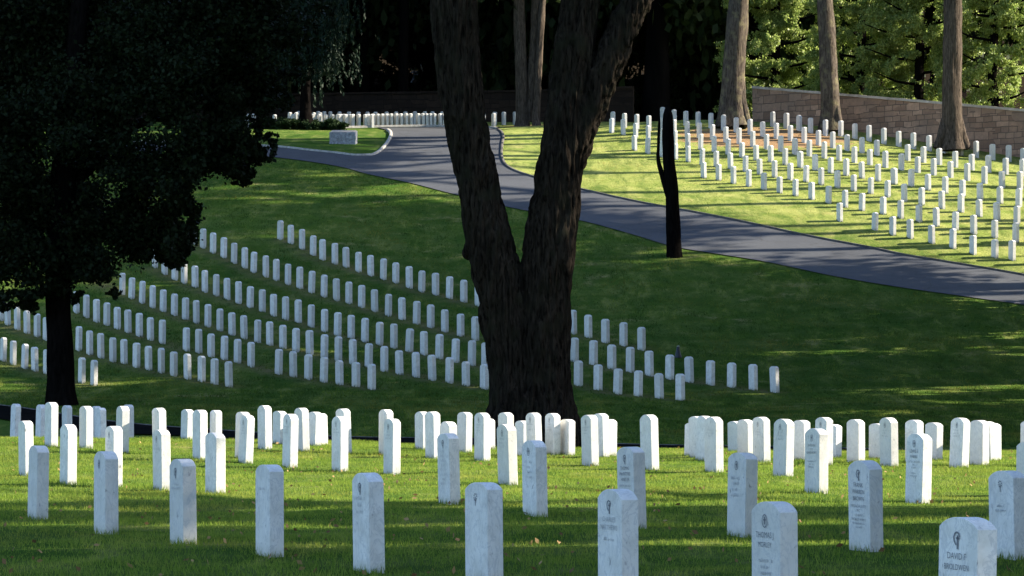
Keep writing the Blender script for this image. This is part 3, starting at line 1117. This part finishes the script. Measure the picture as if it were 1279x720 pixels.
TRUNKS = []
for k in range(3):
    Vt = limbs(k)
    m_ = tube_mesh('trunk', Vt, 10, .0008, k)
    m_.materials.append(M['bark_black'])
    TRUNKS.append(m_)
TREE_N = [0]


def shade_tree(x, y, hgt, rad, zc, label, group, sparse=False):
    """a full tree from shared meshes: height, crown radius, crown centre above ground"""
    i = TREE_N[0]
    TREE_N[0] += 1
    root = empty('tree', (x, y, float(zg(x, y))), 0)
    tag(root, label, 'tree', group)
    t = mesh_obj('trunk', TRUNKS[i % 3], None, root)
    t.scale = (hgt * (.55 if y > 116 and x > 25 else 1), hgt * (.55 if y > 116 and x > 25 else 1), hgt)
    c = mesh_obj('crown', CROWNS[3 + i % 2 if sparse else i % 3], None, root, (0, 0, zc))
    c.scale = (rad, rad, hgt - zc)
    c.rotation_euler = (0, 0, i * 1.7)
    return root


#SHADE_TREES
# rows of tall trees placed unseen beyond the right-hand side to shade the near lawn, the slope and the road
ST_LIST = [
    # narrow crowns shaped to cast shade bands on the near lawn, y 18-38
    (26, 39.4, 24, 1.0, 19), (15, 35.0, 20, 1.7, 11), (19, 35.4, 22, 1.6, 13), (13.5, 31.0, 19, 1.5, 10.5), (18, 31.6, 21, 1.6, 12), (16, 27.3, 20, 2.0, 11), (13, 23.4, 19, 2.0, 9.5), (18, 23.9, 20, 1.9, 12), (12, 19.5, 17, 2.1, 8), (12, 15.7, 16, 2.0, 7), (22, 28.0, 24, 1.8, 15), (22, 24.3, 23, 2.0, 14), (17, 20.2, 20, 2.0, 11), (9, 26.6, 9, 1.5, 4.5), (9, 22.6, 9, 1.6, 4.5),
    (24, 113, 14, 4, 8), (27, 119, 12, 3.2, 8.8), (22, 103, 13, 3.8, 7),
    # high crowns over the slope and unseen trees at left, added to block sun and sky
    (20, 100, 34, 10, 25), (21, 112, 33, 9, 26), (23, 78, 30, 9, 21), (-30, 126, 26, 8, 17), (-34, 140, 26, 8, 17),
    (38, 137, 36, 4.8, 29), (40, 147, 36, 4.2, 29), (39, 158, 36, 4.5, 30), (46, 142, 44, 5, 36), (47, 153, 42, 6, 35), (34, 127, 30, 5, 26),
    # along the lane
    (20, 66, 15, 5.0, 8), (24, 75, 22, 6.5, 13), (33, 72, 27, 7, 18), (21, 84, 18, 5.5, 9), (30, 86, 26, 7, 15), (40, 82, 32, 8, 21),
    (24, 96, 22, 6.5, 12), (34, 98, 28, 7.5, 18), (44, 95, 34, 8, 24), (25, 108, 21, 5.5, 12.5), (36, 110, 30, 8, 20), (47, 108, 36, 8, 26),
    (22, 92, 36, 9, 24), (29, 84, 38, 9, 27), (30, 182, 30, 7, 17), (38, 186, 34, 8, 20), (24, 181, 26, 5, 17),
    (30, 119, 24, 5.5, 16.5), (41, 121, 32, 7, 23), (34, 130, 27, 5.0, 21.5), (45, 133, 34, 7, 27), (52, 121, 40, 8, 31),
]
for i, (x, y, hgt, rad, zc) in enumerate(ST_LIST):
    shade_tree(x, y, hgt, rad, zc, 'unseen tall leafy tree at right, placed to cast shade' if x > 0 else 'unseen tall leafy tree added at left to block sky light', 'trees right of the view' if x > 0 else 'unseen trees added at left to block sky light', (x >= 38 and y > 134) or (x, y) in ((20, 100), (21, 112), (36, 110), (24, 96), (34, 98), (25, 108), (47, 108), (44, 95), (30, 86), (40, 82), (34, 127), (34, 130)))
# high canopy of the wood behind the far wall
WD = []
for i, (x, y) in enumerate([(-34, 190), (-26, 197), (-22, 186), (-15, 195), (-9, 188), (-2, 196), (3, 189), (9, 198), (8, 180), (14, 186), (20, 192),
                            (-30, 206), (-18, 208), (-5, 208), (6, 209), (17, 206), (28, 203), (-14, 182), (-38, 180), (-30, 174), (33, 190), (26, 196), (-45, 195)]):
    t = shade_tree(x, y, 26 + (i * 37 % 7), 7.5, 14 + (i % 3), 'tall dark woodland tree behind the boundary wall', 'trees of the dark wood')
    WD.append(t)


# ---- leaf masses with an outline of their own
def leaf_mass(name, clumps, nper, size, mat, parent=None, elong=1.5, droop=0.0):
    """clumps: (x, y, z, rx, ry, rz)"""
    C = []
    for (x, y, z, rx, ry, rz_) in clumps:
        vol = (rx * ry * rz_) ** (2 / 3)
        k = int(nper * vol)
        sub = max(3, int(6 + 5 * vol))
        cen = rng.normal(size=(sub, 3))
        cen /= np.linalg.norm(cen, axis=1)[:, None]
        cen *= rng.uniform(.35, 1, (sub, 1))
        who = rng.integers(0, sub, k)
        pts = cen[who] + rng.normal(size=(k, 3)) * .17
        C.append(pts * np.array([rx, ry, rz_]) + np.array([x, y, z]))
    Vv, Ff = leaf_quads(np.concatenate(C), size, elong, droop)
    return mesh_obj(name, np_mesh(name, Vv, Ff), mat, parent)


# ---- left tree, hanging over the slope
YL = 90.0
base = at(76, 507, YL)
base.z = float(zg(base.x, base.y))
lt = empty('broadleaf_tree', base)
tag(lt, 'large dark broadleaf tree with low drooping crown filling the upper left', 'tree')
rel = lambda u, v, dy=0: tuple(at(u, v, YL + dy) - base)
kx = YL / FPX
tr = [[(*rel(77, 512), .50), (*rel(76, 500), .42), (*rel(76, 480), .36), (*rel(75, 430), .35), (*rel(72, 360), .35), (*rel(76, 260), .38), (*rel(90, 120), .30), (*rel(105, -60), .2), (*rel(110, -250), .06)],
      [(*rel(72, 330), .22), (*rel(25, 270, 1), .15), (*rel(-40, 200, 2), .08), (*rel(-90, 160, 2), .03)],
      [(*rel(76, 340), .12), (*rel(120, 280, 1), .08), (*rel(180, 230, 2), .05), (*rel(240, 230, 2), .02)],
      [(*rel(80, 240), .2), (*rel(160, 160, 1), .13), (*rel(240, 130, 2), .08), (*rel(320, 150, 2), .03)],
      [(*rel(88, 140), .18), (*rel(180, 60, 1), .12), (*rel(280, 20, 1), .07), (*rel(350, 20, 1), .03)],
      [(*rel(88, 140), .16), (*rel(30, 60, 1), .1), (*rel(-60, 0, 1), .05)]]
mesh_obj('trunk', tube_mesh('trunk', tr, 20, .03, 4), M['bark_black'], lt)
cl = []


def cpx(u, v, ru, rv, dy=0, ry=1.6):
    x, y, z = rel(u, v, dy)
    cl.append((x, y, z, ru * kx, ry, rv * kx))


for (u, v, ru, rv) in [(20, 330, 60, 42), (-30, 300, 60, 60), (70, 300, 60, 50), (130, 290, 60, 50), (110, 345, 45, 28), (180, 270, 55, 42), (215, 285, 32, 38), (195, 320, 24, 22),
                       (228, 300, 20, 28), (0, 250, 80, 60), (80, 230, 80, 60), (160, 210, 70, 55), (215, 220, 45, 40), (250, 180, 50, 45), (278, 190, 40, 32), (305, 185, 24, 24), (300, 215, 14, 16), (270, 150, 50, 40),
                       (-20, 170, 80, 70), (60, 150, 90, 70), (150, 130, 80, 70), (220, 100, 70, 60), (290, 100, 55, 50), (310, 60, 55, 55), (0, 80, 90, 70), (90, 60, 90, 70), (180, 40, 90, 60),
                       (260, 20, 90, 55), (345, 30, 50, 45), (330, 110, 30, 30), (0, 0, 90, 60), (100, -30, 90, 60), (200, -50, 90, 50), (300, -40, 80, 45), (60, -130, 110, 70), (180, -140, 100, 60), (120, -220, 80, 60), (20, 372, 40, 12), (60, 362, 34, 14)]:
    cpx(u, v, ru, rv, rng.uniform(-1.5, 1.5))
for (u, v) in [(318, 182), (328, 188), (310, 200), (300, 222), (284, 222), (246, 284), (236, 312), (140, 366), (322, 168),
               (334, 150), (340, 132), (348, 112), (356, 92), (368, 70), (384, 52), (398, 34), (402, 12), (376, 96), (338, 176), (96, 372), (40, 386), (10, 384)]:
    for _ in range(2):
        cpx(u + rng.normal(0, 5), v + rng.normal(0, 4), rng.uniform(7, 15), rng.uniform(4, 9), rng.uniform(-1.5, 1.5), .5)
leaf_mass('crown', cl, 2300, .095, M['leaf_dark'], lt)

# ---- the great forked trunk
YM = 64.0
mb = at(662, 545, YM)
mb.z = float(zg(mb.x, mb.y))
mt = empty('forked_tree', mb)
tag(mt, 'great dark tree whose thick trunk forks low, centre of the view', 'tree')
rm = lambda u, v, dy=0: tuple(at(u, v, YM + dy) - mb)
km = YM / FPX
paths = [
    # left limb
    [(*rm(648, 560), 0.804), (*rm(648, 530), 0.610), (*rm(645, 480), 0.490), (*rm(636, 420), 0.474), (*rm(622, 350), 0.474), (*rm(609, 290), 0.440), (*rm(598, 230), 0.389), (*rm(589, 190), 0.372), (*rm(578, 130), 0.389), (*rm(572, 70), 0.419), (*rm(567, 0), 0.437), (*rm(560, -90), 0.423), (*rm(535, -220), 0.297), (*rm(515, -380), 0.085)],
    # right limb
    [(*rm(676, 560), 0.829), (*rm(677, 530), 0.626), (*rm(678, 480), 0.508), (*rm(678, 420), 0.508), (*rm(682, 350), 0.508), (*rm(689, 290), 0.474), (*rm(697, 230), 0.440), (*rm(703, 190), 0.423), (*rm(710, 140), 0.406), (*rm(714, 90), 0.372), (*rm(720, 40), 0.356), (*rm(725, 0), 0.356), (*rm(735, -100), 0.305), (*rm(745, -250), 0.203), (*rm(750, -400), 0.067)],
    # leaning branch
    [(*rm(706, 205), 0.356), (*rm(728, 150), 0.339), (*rm(750, 100), 0.305), (*rm(773, 50), 0.288), (*rm(795, 0), 0.288), (*rm(830, -80), 0.254), (*rm(880, -220), 0.169), (*rm(910, -350), 0.051)],
    # knee on the left limb
    [(*rm(600, 318), 0.254), (*rm(588, 312), 0.220), (*rm(581, 311), 0.118)],
    [(*rm(661, 560), 0.783), (*rm(661, 500), 0.546), (*rm(660, 430), 0.455), (*rm(659, 385), 0.182)],
    [(*rm(612, 560, .1), 0.212), (*rm(622, 535), 0.254), (*rm(640, 500), 0.254)],
    [(*rm(722, 560, -.2), 0.212), (*rm(708, 530), 0.254), (*rm(692, 490), 0.254)],
    [(*rm(571, -60), 0.169), (*rm(500, -150), 0.118), (*rm(430, -240, 2), 0.043)],
    [(*rm(735, -110), 0.169), (*rm(690, -200, 2), 0.118), (*rm(640, -300, 3), 0.043)],
]
raw = tube_mesh('trunk', paths, 40, .03, 2)
# close tube ends so the voxel skin is watertight
bm = bmesh.new(); bm.from_mesh(raw)
bmesh.ops.holes_fill(bm, edges=[e for e in bm.edges if e.is_boundary], sides=0)
bm.to_mesh(raw); bm.free()
tmp = bpy.data.objects.new('tmp', raw); COL.objects.link(tmp)
md = tmp.modifiers.new('r', 'REMESH'); md.mode = 'VOXEL'; md.voxel_size = .03; md.use_smooth_shade = True
sm_ = tmp.modifiers.new('s', 'SMOOTH'); sm_.iterations = 4; sm_.factor = .6
dg = bpy.context.evaluated_depsgraph_get()
skin = bpy.data.meshes.new_from_object(tmp.evaluated_get(dg))
bpy.data.objects.remove(tmp)
nv = len(skin.vertices)
co = np.empty(nv * 3, np.float32); skin.vertices.foreach_get('co', co); co = co.reshape(-1, 3)
nr = np.empty(nv * 3, np.float32); skin.vertices.foreach_get('normal', nr); nr = nr.reshape(-1, 3)
for i in range(nv):
    c_ = co[i]
    q1 = noise.noise(Vector((c_[0] * 13, c_[1] * 13, c_[2] * 1.7)))
    q2 = noise.noise(Vector((c_[0] * 5, c_[1] * 5, c_[2] * .8 + 5)))
    q3 = noise.noise(Vector((c_[0] * 26, c_[1] * 26, c_[2] * 4.5 + 9)))
    co[i] = c_ + nr[i] * (.055 * abs(q1) ** .6 * (1 if q1 > 0 else -1) + .03 * q2 + .02 * q3)
skin.vertices.foreach_set('co', co.ravel())
skin.polygons.foreach_set('use_smooth', np.ones(len(skin.polygons), bool))
skin.update()
skin.materials.clear()
mesh_obj('trunk', skin, M['bark_dark'], mt)
cl = []
for (u, v, dy) in [(540, -330, 0), (440, -300, 2), (640, -360, 2), (750, -400, 0), (860, -330, -1), (930, -400, 0), (700, -480, -2), (560, -470, -2), (480, -420, 3), (820, -480, 3)]:
    x, y, z = rm(u, v, dy)
    cl.append((x, y, z, 2.2, 2.2, 1.3))
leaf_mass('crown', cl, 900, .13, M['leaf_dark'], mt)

# ---- small dark trunk by the road
YP = ground(838, 321, 100).y
pb = at(838, 323, YP)
pt = empty('slender_tree', pb)
tag(pt, 'slender black dead trunk with a forked stub standing beside the road', 'tree')
rp = lambda u, v, dy=0: tuple(at(u, v, YP + dy) - pb)
pp = [[(*rp(843, 326), .34), (*rp(842, 316), .29), (*rp(841, 280), .27), (*rp(839, 240), .25), (*rp(835, 200), .235), (*rp(834.5, 160), .21), (*rp(834.5, 140), .2), (*rp(834, 134), .12), (*rp(833, 131), .02)],
      [(*rp(836, 246), .14), (*rp(829, 225), .11), (*rp(823, 205), .09), (*rp(821.5, 196), .07), (*rp(822.5, 180), .05), (*rp(823.5, 155), .045), (*rp(824, 138), .015)]]
mesh_obj('trunk', tube_mesh('trunk', pp, 18, .02, 8), M['bark_black'], pt)


# ---- pale trunks by the walls
def wall_tree(name, label, u0, v0, y, widths, mat, extra=None, low_crown=False):
    """widths: (v, u centre, half width px)"""
    b = at(u0, v0, y)
    b.z = float(zg(b.x, b.y))
    root = empty(name, b)
    tag(root, label, 'tree')
    k = y / FPX
    path = [(*(at(u, v, y) - b), w * k) for v, u, w in widths]
    ps = [path] + [[(*(at(u, v, y + dy) - b), w * k) for v, u, w, dy in e] for e in (extra or [])]
    mesh_obj('trunk', tube_mesh('trunk', ps, 24, .03, int(u0)), mat, root)
    tx, ty, tz = path[-1][:3]
    c = mesh_obj('crown', CROWNS[int(u0) % 3], None, root, (tx, ty, tz - 1))
    c.scale = (4.6, 4.6, 3.4)
    if low_crown:  # crown hung lower, out of view, to keep sun off the weeping tree
        c.location = (-1.5, -1, 11.5)
        c.scale = (6, 5, 5)
    return root


wall_tree('tall_tree', 'tall pale trunk with flared buttress roots at the sunlit hillside top', 915, 150, 158,
          [(158, 916, 23), (148, 915, 17), (130, 915, 15), (90, 916, 14), (50, 919, 13.5), (0, 923, 12.5), (-200, 935, 10), (-330, 940, 4)], M['bark_pale'],
          extra=[[(158, 935, 5, -.4), (145, 930, 6, -.3), (125, 926, 6, -.2), (95, 925, 5, 0)], [(160, 915, 5, -.7), (145, 917, 5, -.5), (125, 918, 5, -.3)], [(158, 896, 5, -.2), (145, 903, 6, -.2), (120, 908, 6, 0)]])
wall_tree('tall_tree', 'mottled brown trunk in front of the stone wall, between two paler trunks', 1036, 158, 157,
          [(164, 1038, 17), (152, 1037, 14), (135, 1037, 12), (100, 1036, 11), (50, 1033, 10.5), (0, 1030, 10), (-200, 1020, 8), (-330, 1015, 3)], M['bark_pale'],
          extra=[[(160, 1050, 4, -.3), (148, 1046, 5, -.3), (125, 1043, 5, 0)], [(162, 1028, 4, -.4), (150, 1031, 5, -.3), (130, 1033, 5, 0)]])
wall_tree('tall_tree', 'straight grey trunk with dark flared base in front of the stone wall at right', 1190, 178, 151,
          [(188, 1190, 20), (178, 1189, 16), (160, 1189, 13.5), (130, 1189, 12), (80, 1189.5, 11.5), (0, 1190, 11.5), (-200, 1190, 10), (-330, 1190, 4)], M['bark_grey'],
          extra=[[(186, 1208, 5, -.3), (172, 1202, 6, -.2), (150, 1197, 6, 0)], [(186, 1170, 5, -.3), (172, 1176, 6, -.2), (150, 1181, 6, 0)]])
wall_tree('twin_trunk_tree', 'pinkish twin trunk standing in a mulch ring seen through the fork', 655, 157, 168,
          [(162, 652, 11), (154, 653, 8.5), (120, 652, 8), (60, 650, 7.5), (0, 648, 7), (-200, 640, 5), (-330, 636, 2)], M['bark_grey'],
          extra=[[(162, 671, 6, -.5), (150, 669, 5, -.4), (120, 671, 4.5, -.3), (60, 674, 4.5, -.2), (0, 677, 4.5, 0), (-200, 690, 3, 0)],
                 [(152, 661, 5, 0), (100, 664, 5, 0), (50, 667, 5, 0), (0, 669, 5, 0)]], low_crown=True)
for i, (u, w) in enumerate([(503, 7), (356, 6), (448, 4.5), (590, 5), (760, 7), (868, 6), (40, 8), (300, 5)]):
    wall_tree('woodland_trunk', 'almost black straight trunk in the dark wood, %s from left of its line' % ORD[[4, 3, 5, 6, 7, 8, 1, 2][[503, 356, 448, 590, 760, 868, 40, 300].index(u)] if False else sorted([503, 356, 448, 590, 760, 868, 40, 300]).index(u) + 1],
              u, 152, 183 + (i % 3) * 2.5, [(156, u, w * 1.4), (148, u, w), (60, u + 1, w * .9), (0, u + 2, w * .85), (-200, u, w * .6), (-330, u, w * .3)], M['bark_black'])

# ---- weeping tree beyond the island
b = at(382, 150, 164)
b.z = float(zg(b.x, b.y))
wt = empty('weeping_tree', b)
tag(wt, 'weeping tree with drooping grey green foliage beyond the grass island', 'tree')
kk = 164 / FPX
R_ = lambda u, v, dy=0: tuple(at(u, v, 164 + dy) - b)
mesh_obj('trunk', tube_mesh('trunk', [[(*R_(382, 156), .42), (*R_(381, 140), .28), (*R_(381, 110), .25), (*R_(384, 60), .2), (*R_(390, 0), .15), (*R_(395, -60), .08)],
                                      [(*R_(381, 112), .12), (*R_(371, 100), .1), (*R_(366, 70), .08), (*R_(368, 30), .05), (*R_(360, 0), .03)],
                                      [(*R_(383, 90), .12), (*R_(398, 40), .09), (*R_(420, 5), .05), (*R_(440, 10), .03)]], 16, .02, 11), M['bark_black'], wt)
C = []
for s in range(330):
    u = rng.normal(392, 26)
    vt = rng.uniform(-60, 55) + abs(u - 392) * .4
    ln = rng.uniform(25, 75) * (1.1 - abs(u - 392) / 90)
    x, y, z = R_(u, vt, rng.uniform(-2, 2))
    k = int(max(6, ln * 1.1))
    t = np.linspace(0, 1, k)
    C.append(np.stack([x + t * rng.normal(0, .18) + rng.normal(0, .05, k), y + rng.normal(0, .05, k), z - t * ln * kk], 1))
Vv, Ff = leaf_quads(np.concatenate(C), .09, 2.6, 1.2)
mesh_obj('crown', np_mesh('crown', Vv, Ff), M['leaf_willow'], wt)

# ---- hedges
hp_ = at(380, 158, 164)
hp_.z = float(zg(hp_.x, hp_.y))
hd = leaf_mass('hedge', [(dx, rng.uniform(-.1, .1), .16, .5, .8, .36 - .02 * dx * dx) for dx in np.arange(-1.9, 1.95, .3)], 14000, .08, M['leaf_hedge'])
hd.location = hp_
tag(hd, 'low dark clipped hedge at the foot of the weeping tree', 'hedge')
sp_ = at(941, 115, 163.5)
sh = leaf_mass('shrub', [(0, 0, -.1, .5, .5, .3), (.35, 0, -.2, .4, .4, .3), (-.6, 0, -.1, .5, .4, .22)], 3500, .09, M['leaf_bright'])
sh.location = sp_
tag(sh, 'small bright shrub at the end of the stone wall beside the pale trunk', 'shrub')

# ---- sunlit foliage behind the right-hand wall
for i, (uc, y, nm, lb) in enumerate([(968, 169, 'climber_covered_tree', 'sunlit leafy tree behind the wall, left of the mottled brown trunk'),
                                     (1075, 166, 'climber_covered_tree', 'sunlit leafy tree behind the wall, just right of the mottled brown trunk'),
                                     (1148, 164, 'climber_covered_tree', 'sunlit leafy tree behind the wall, just left of the straight grey trunk'),
                                     (1240, 162, 'climber_covered_tree', 'sunlit leafy tree behind the wall at the right edge')]):
    b = at(uc, 110, y)
    b.z = float(zg(b.x, b.y))
    root = empty(nm, b)
    tag(root, lb, 'tree', 'sunlit trees behind the stone wall')
    tp = [[(0, 0, -.3, .3), (0, 0, 3, .24), (.2, 0, 8, .15), (.3, 0, 12, .05)]]
    for k in range(12):
        a = rng.uniform(-.4, 3.5)
        z0 = 1.6 + k * .6
        l = rng.uniform(1.8, 3)
        sgn = -1 if k % 2 else 1
        tp.append([(.1, 0, z0, .08), (sgn * l * .5, -.8, z0 + .1, .06), (sgn * l, -1.4, z0 + .55, .02)])
    mesh_obj('trunk', tube_mesh('trunk', tp, 8, .01, i + 20), M['bark_black'], root)
    cl = []
    for k in range(150):
        a = rng.uniform(-2.6, 2.6)
        z = rng.uniform(.4, 9)
        cl.append((a, rng.uniform(-1.6, 1.4) + .1 * a * a * .3, z, rng.uniform(.35, .85), .55, rng.uniform(.28, .7)))
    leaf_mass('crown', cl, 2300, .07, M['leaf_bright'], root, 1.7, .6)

# ---- dark understorey of the wood: separate bushes, three rows deep
names = []
for i in range(26):
    x = -30 + i * 3.1 + rng.uniform(-.4, .4) if i < 16 else -28 + (i - 16) * 5.2
    y = 188 + (i % 3) * 4.5 if i < 16 else 204
    zb = float(zg(x, y))
    cl = []
    for k in range(26):
        cl.append((rng.uniform(-2.6, 2.6), rng.uniform(-1.6, 1.6), rng.uniform(.2, 9), rng.uniform(.8, 1.4), .8, rng.uniform(.7, 1.3)))
    o = leaf_mass('understorey_tree', cl, 420, .2, M['leaf_dark'])
    o.location = (x, y, zb)
    tag(o, 'dark understorey tree in the black wood behind the far wall', 'tree', 'understorey trees of the wood')


# ------------------------------------------------------------------ grass blades
def blades(name, n_, ylo, yhi, hmin, hmax, wid, label, mat, xr=.17, xoff=1.2, mask=None, power=1.0):
    t = rng.random(n_)
    y = (ylo ** 2 + t ** power * (yhi ** 2 - ylo ** 2)) ** .5
    x = rng.uniform(-1, 1, n_) * (xr * y + xoff)
    # clumping
    keep = np.ones(n_, bool)
    if mask is not None: keep = mask(x, y)
    x, y = x[keep], y[keep]
    m = len(x)
    z = zg(x, y)
    a = rng.uniform(0, 2 * np.pi, m)
    f = .5 + .5 * np.sin(x * 2.3 + np.sin(y * 1.7) * 2) * np.sin(y * 1.9 + np.sin(x * 1.3) * 2)
    h = rng.uniform(hmin, hmax, m) * (.45 + .9 * f)
    lx, ly = rng.normal(0, .4, m) * h, rng.normal(0, .4, m) * h
    wx, wy = np.cos(a) * wid / 2, np.sin(a) * wid / 2
    P0 = np.stack([x - wx, y - wy, z - .01], 1)
    P1 = np.stack([x + wx, y + wy, z - .01], 1)
    P2 = np.stack([x + lx + wx * .15, y + ly + wy * .15, z + h], 1)
    Vv = np.stack([P0, P1, P2], 1).reshape(-1, 3)
    o = mesh_obj(name, np_mesh(name, Vv, np.arange(3 * m).reshape(-1, 3)), mat)
    return tag(o, label, 'grass', kind='stuff')


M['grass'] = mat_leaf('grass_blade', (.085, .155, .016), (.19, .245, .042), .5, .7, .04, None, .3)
blades('grass', 420000, 15, 60, .02, .055, .009, 'bright mown grass blades of the near lawn', M['grass'])

M['grass_slope'] = mat_leaf('slope_grass_blade', (.032, .078, .010), (.10, .15, .026), .4, .7, .03, None, .75)  # slope blades darkened so part of the shade sits in their colour
M['grass_sunlit'] = mat_leaf('sunlit_grass_blade', (.13, .185, .03), (.27, .285, .085), .4, .7, .03, None, .35)  # field blades made paler to carry the sunlight in their colour
ne = np.array([p for p in near_edge]); fe = np.array([p for p in far_edge[:-18]]); df = np.array([p for p in dip_far])
ne = ne[np.argsort(ne[:, 0])]; fe = fe[np.argsort(fe[:, 0])]; df = df[np.argsort(df[:, 0])]
_W2 = _wear.reshape(X.shape)


def wear_at(x, y):
    return _W2[np.clip(np.searchsorted(ys, y), 0, len(ys) - 1), np.clip(np.searchsorted(xs, x), 0, len(xs) - 1)]


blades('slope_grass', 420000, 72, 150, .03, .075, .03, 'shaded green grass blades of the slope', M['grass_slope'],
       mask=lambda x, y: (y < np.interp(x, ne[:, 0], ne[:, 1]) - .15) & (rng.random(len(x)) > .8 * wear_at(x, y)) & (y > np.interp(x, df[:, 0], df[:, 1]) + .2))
blades('hillside_grass', 260000, 114, 176, .02, .05, .03, 'pale sunlit grass blades of the hillside', M['grass_sunlit'],
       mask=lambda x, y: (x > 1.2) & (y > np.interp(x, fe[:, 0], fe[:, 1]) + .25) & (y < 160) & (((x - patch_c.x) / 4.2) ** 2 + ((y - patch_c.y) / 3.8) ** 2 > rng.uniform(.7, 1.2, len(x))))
M['dry_leaf'] = mat_leaf('dry_leaf', (.10, .05, .02), (.30, .20, .09), .2, .7, .1)
m_ = 900
yy_ = rng.uniform(20, 58, m_)
xx_ = rng.uniform(-1, 1, m_) * (.17 * yy_ + 1)
Vv, Ff = leaf_quads(np.stack([xx_, yy_, zg(xx_, yy_) + .035], 1), .035, 1.6)
tag(mesh_obj('fallen_leaves', np_mesh('fallen_leaves', Vv, Ff), M['dry_leaf']), 'small brown fallen leaves scattered over the near lawn', 'leaves', kind='stuff')



def tufts(name, spots, k, hlo, hhi, wid, rad, label, mat):
    S = np.repeat(np.array(spots), k, axis=0)
    m = len(S)
    t = rng.uniform(-1, 1, m)
    side = rng.integers(0, 4, m)
    lx = np.where(side < 2, t * SW / 2, np.where(side == 2, SW / 2 + .01, -SW / 2 - .01)) + rng.normal(0, rad, m)
    ly = np.where(side < 2, np.where(side == 0, -ST / 2 - .012, ST / 2 + .012), t * ST / 2) + rng.normal(0, rad, m)
    a_ = S[:, 2]
    x = S[:, 0] + lx * np.cos(a_) - ly * np.sin(a_)
    y = S[:, 1] + lx * np.sin(a_) + ly * np.cos(a_)
    z = zg(x, y)
    h = rng.uniform(hlo, hhi, m)
    th = rng.uniform(0, 6.28, m)
    wx, wy = np.cos(th) * wid / 2, np.sin(th) * wid / 2
    dx_, dy_ = rng.normal(0, .3, m) * h, rng.normal(0, .3, m) * h
    Vv = np.stack([np.stack([x - wx, y - wy, z - .01], 1), np.stack([x + wx, y + wy, z - .01], 1), np.stack([x + dx_, y + dy_, z + h], 1)], 1).reshape(-1, 3)
    return tag(mesh_obj(name, np_mesh(name, Vv, np.arange(3 * m).reshape(-1, 3)), mat), label, 'grass', kind='stuff')


near_s, far_s = [], []
for o in bpy.data.objects:
    if o.get('category') == 'headstone':
        (near_s if o.location.y < 76 else far_s).append((o.location.x, o.location.y, o.rotation_euler.z))
tufts('grass_tufts', near_s, 110, .03, .085, .008, .014, 'longer grass left standing round the feet of the near headstones', M['grass'])
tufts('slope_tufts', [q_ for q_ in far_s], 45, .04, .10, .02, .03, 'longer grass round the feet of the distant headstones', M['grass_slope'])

# ------------------------------------------------------------------ light
SUN_EL = math.radians(30)
sd = Vector((.992 * math.cos(SUN_EL), .125 * math.cos(SUN_EL), math.sin(SUN_EL))).normalized()
sl = bpy.data.lights.new('sun', 'SUN')
sl.energy = 5.0
sl.angle = math.radians(.5)
sl.color = (1.0, .895, .72)
so = bpy.data.objects.new('sun', sl)
COL.objects.link(so)
so.rotation_euler = sd.to_track_quat('Z', 'Y').to_euler()
w = bpy.data.worlds.new('World')
scene.world = w
w.use_nodes = True
nt = w.node_tree
sk = nt.nodes.new('ShaderNodeTexSky')
sk.sky_type = 'NISHITA'
sk.sun_disc = False
sk.sun_elevation = SUN_EL
sk.ozone_density = 2.8
sk.sun_rotation = math.atan2(sd.x, sd.y)
bg = nt.nodes['Background']
bg.inputs['Strength'].default_value = .1
nt.links.new(sk.outputs[0], bg.inputs['Color'])

vs_ = scene.view_settings
vs_.view_transform = 'Standard'
vs_.look = 'None'
vs_.exposure = 2.2
vs_.gamma = 1
scene.cycles.max_bounces = 6
scene.cycles.use_denoising = True
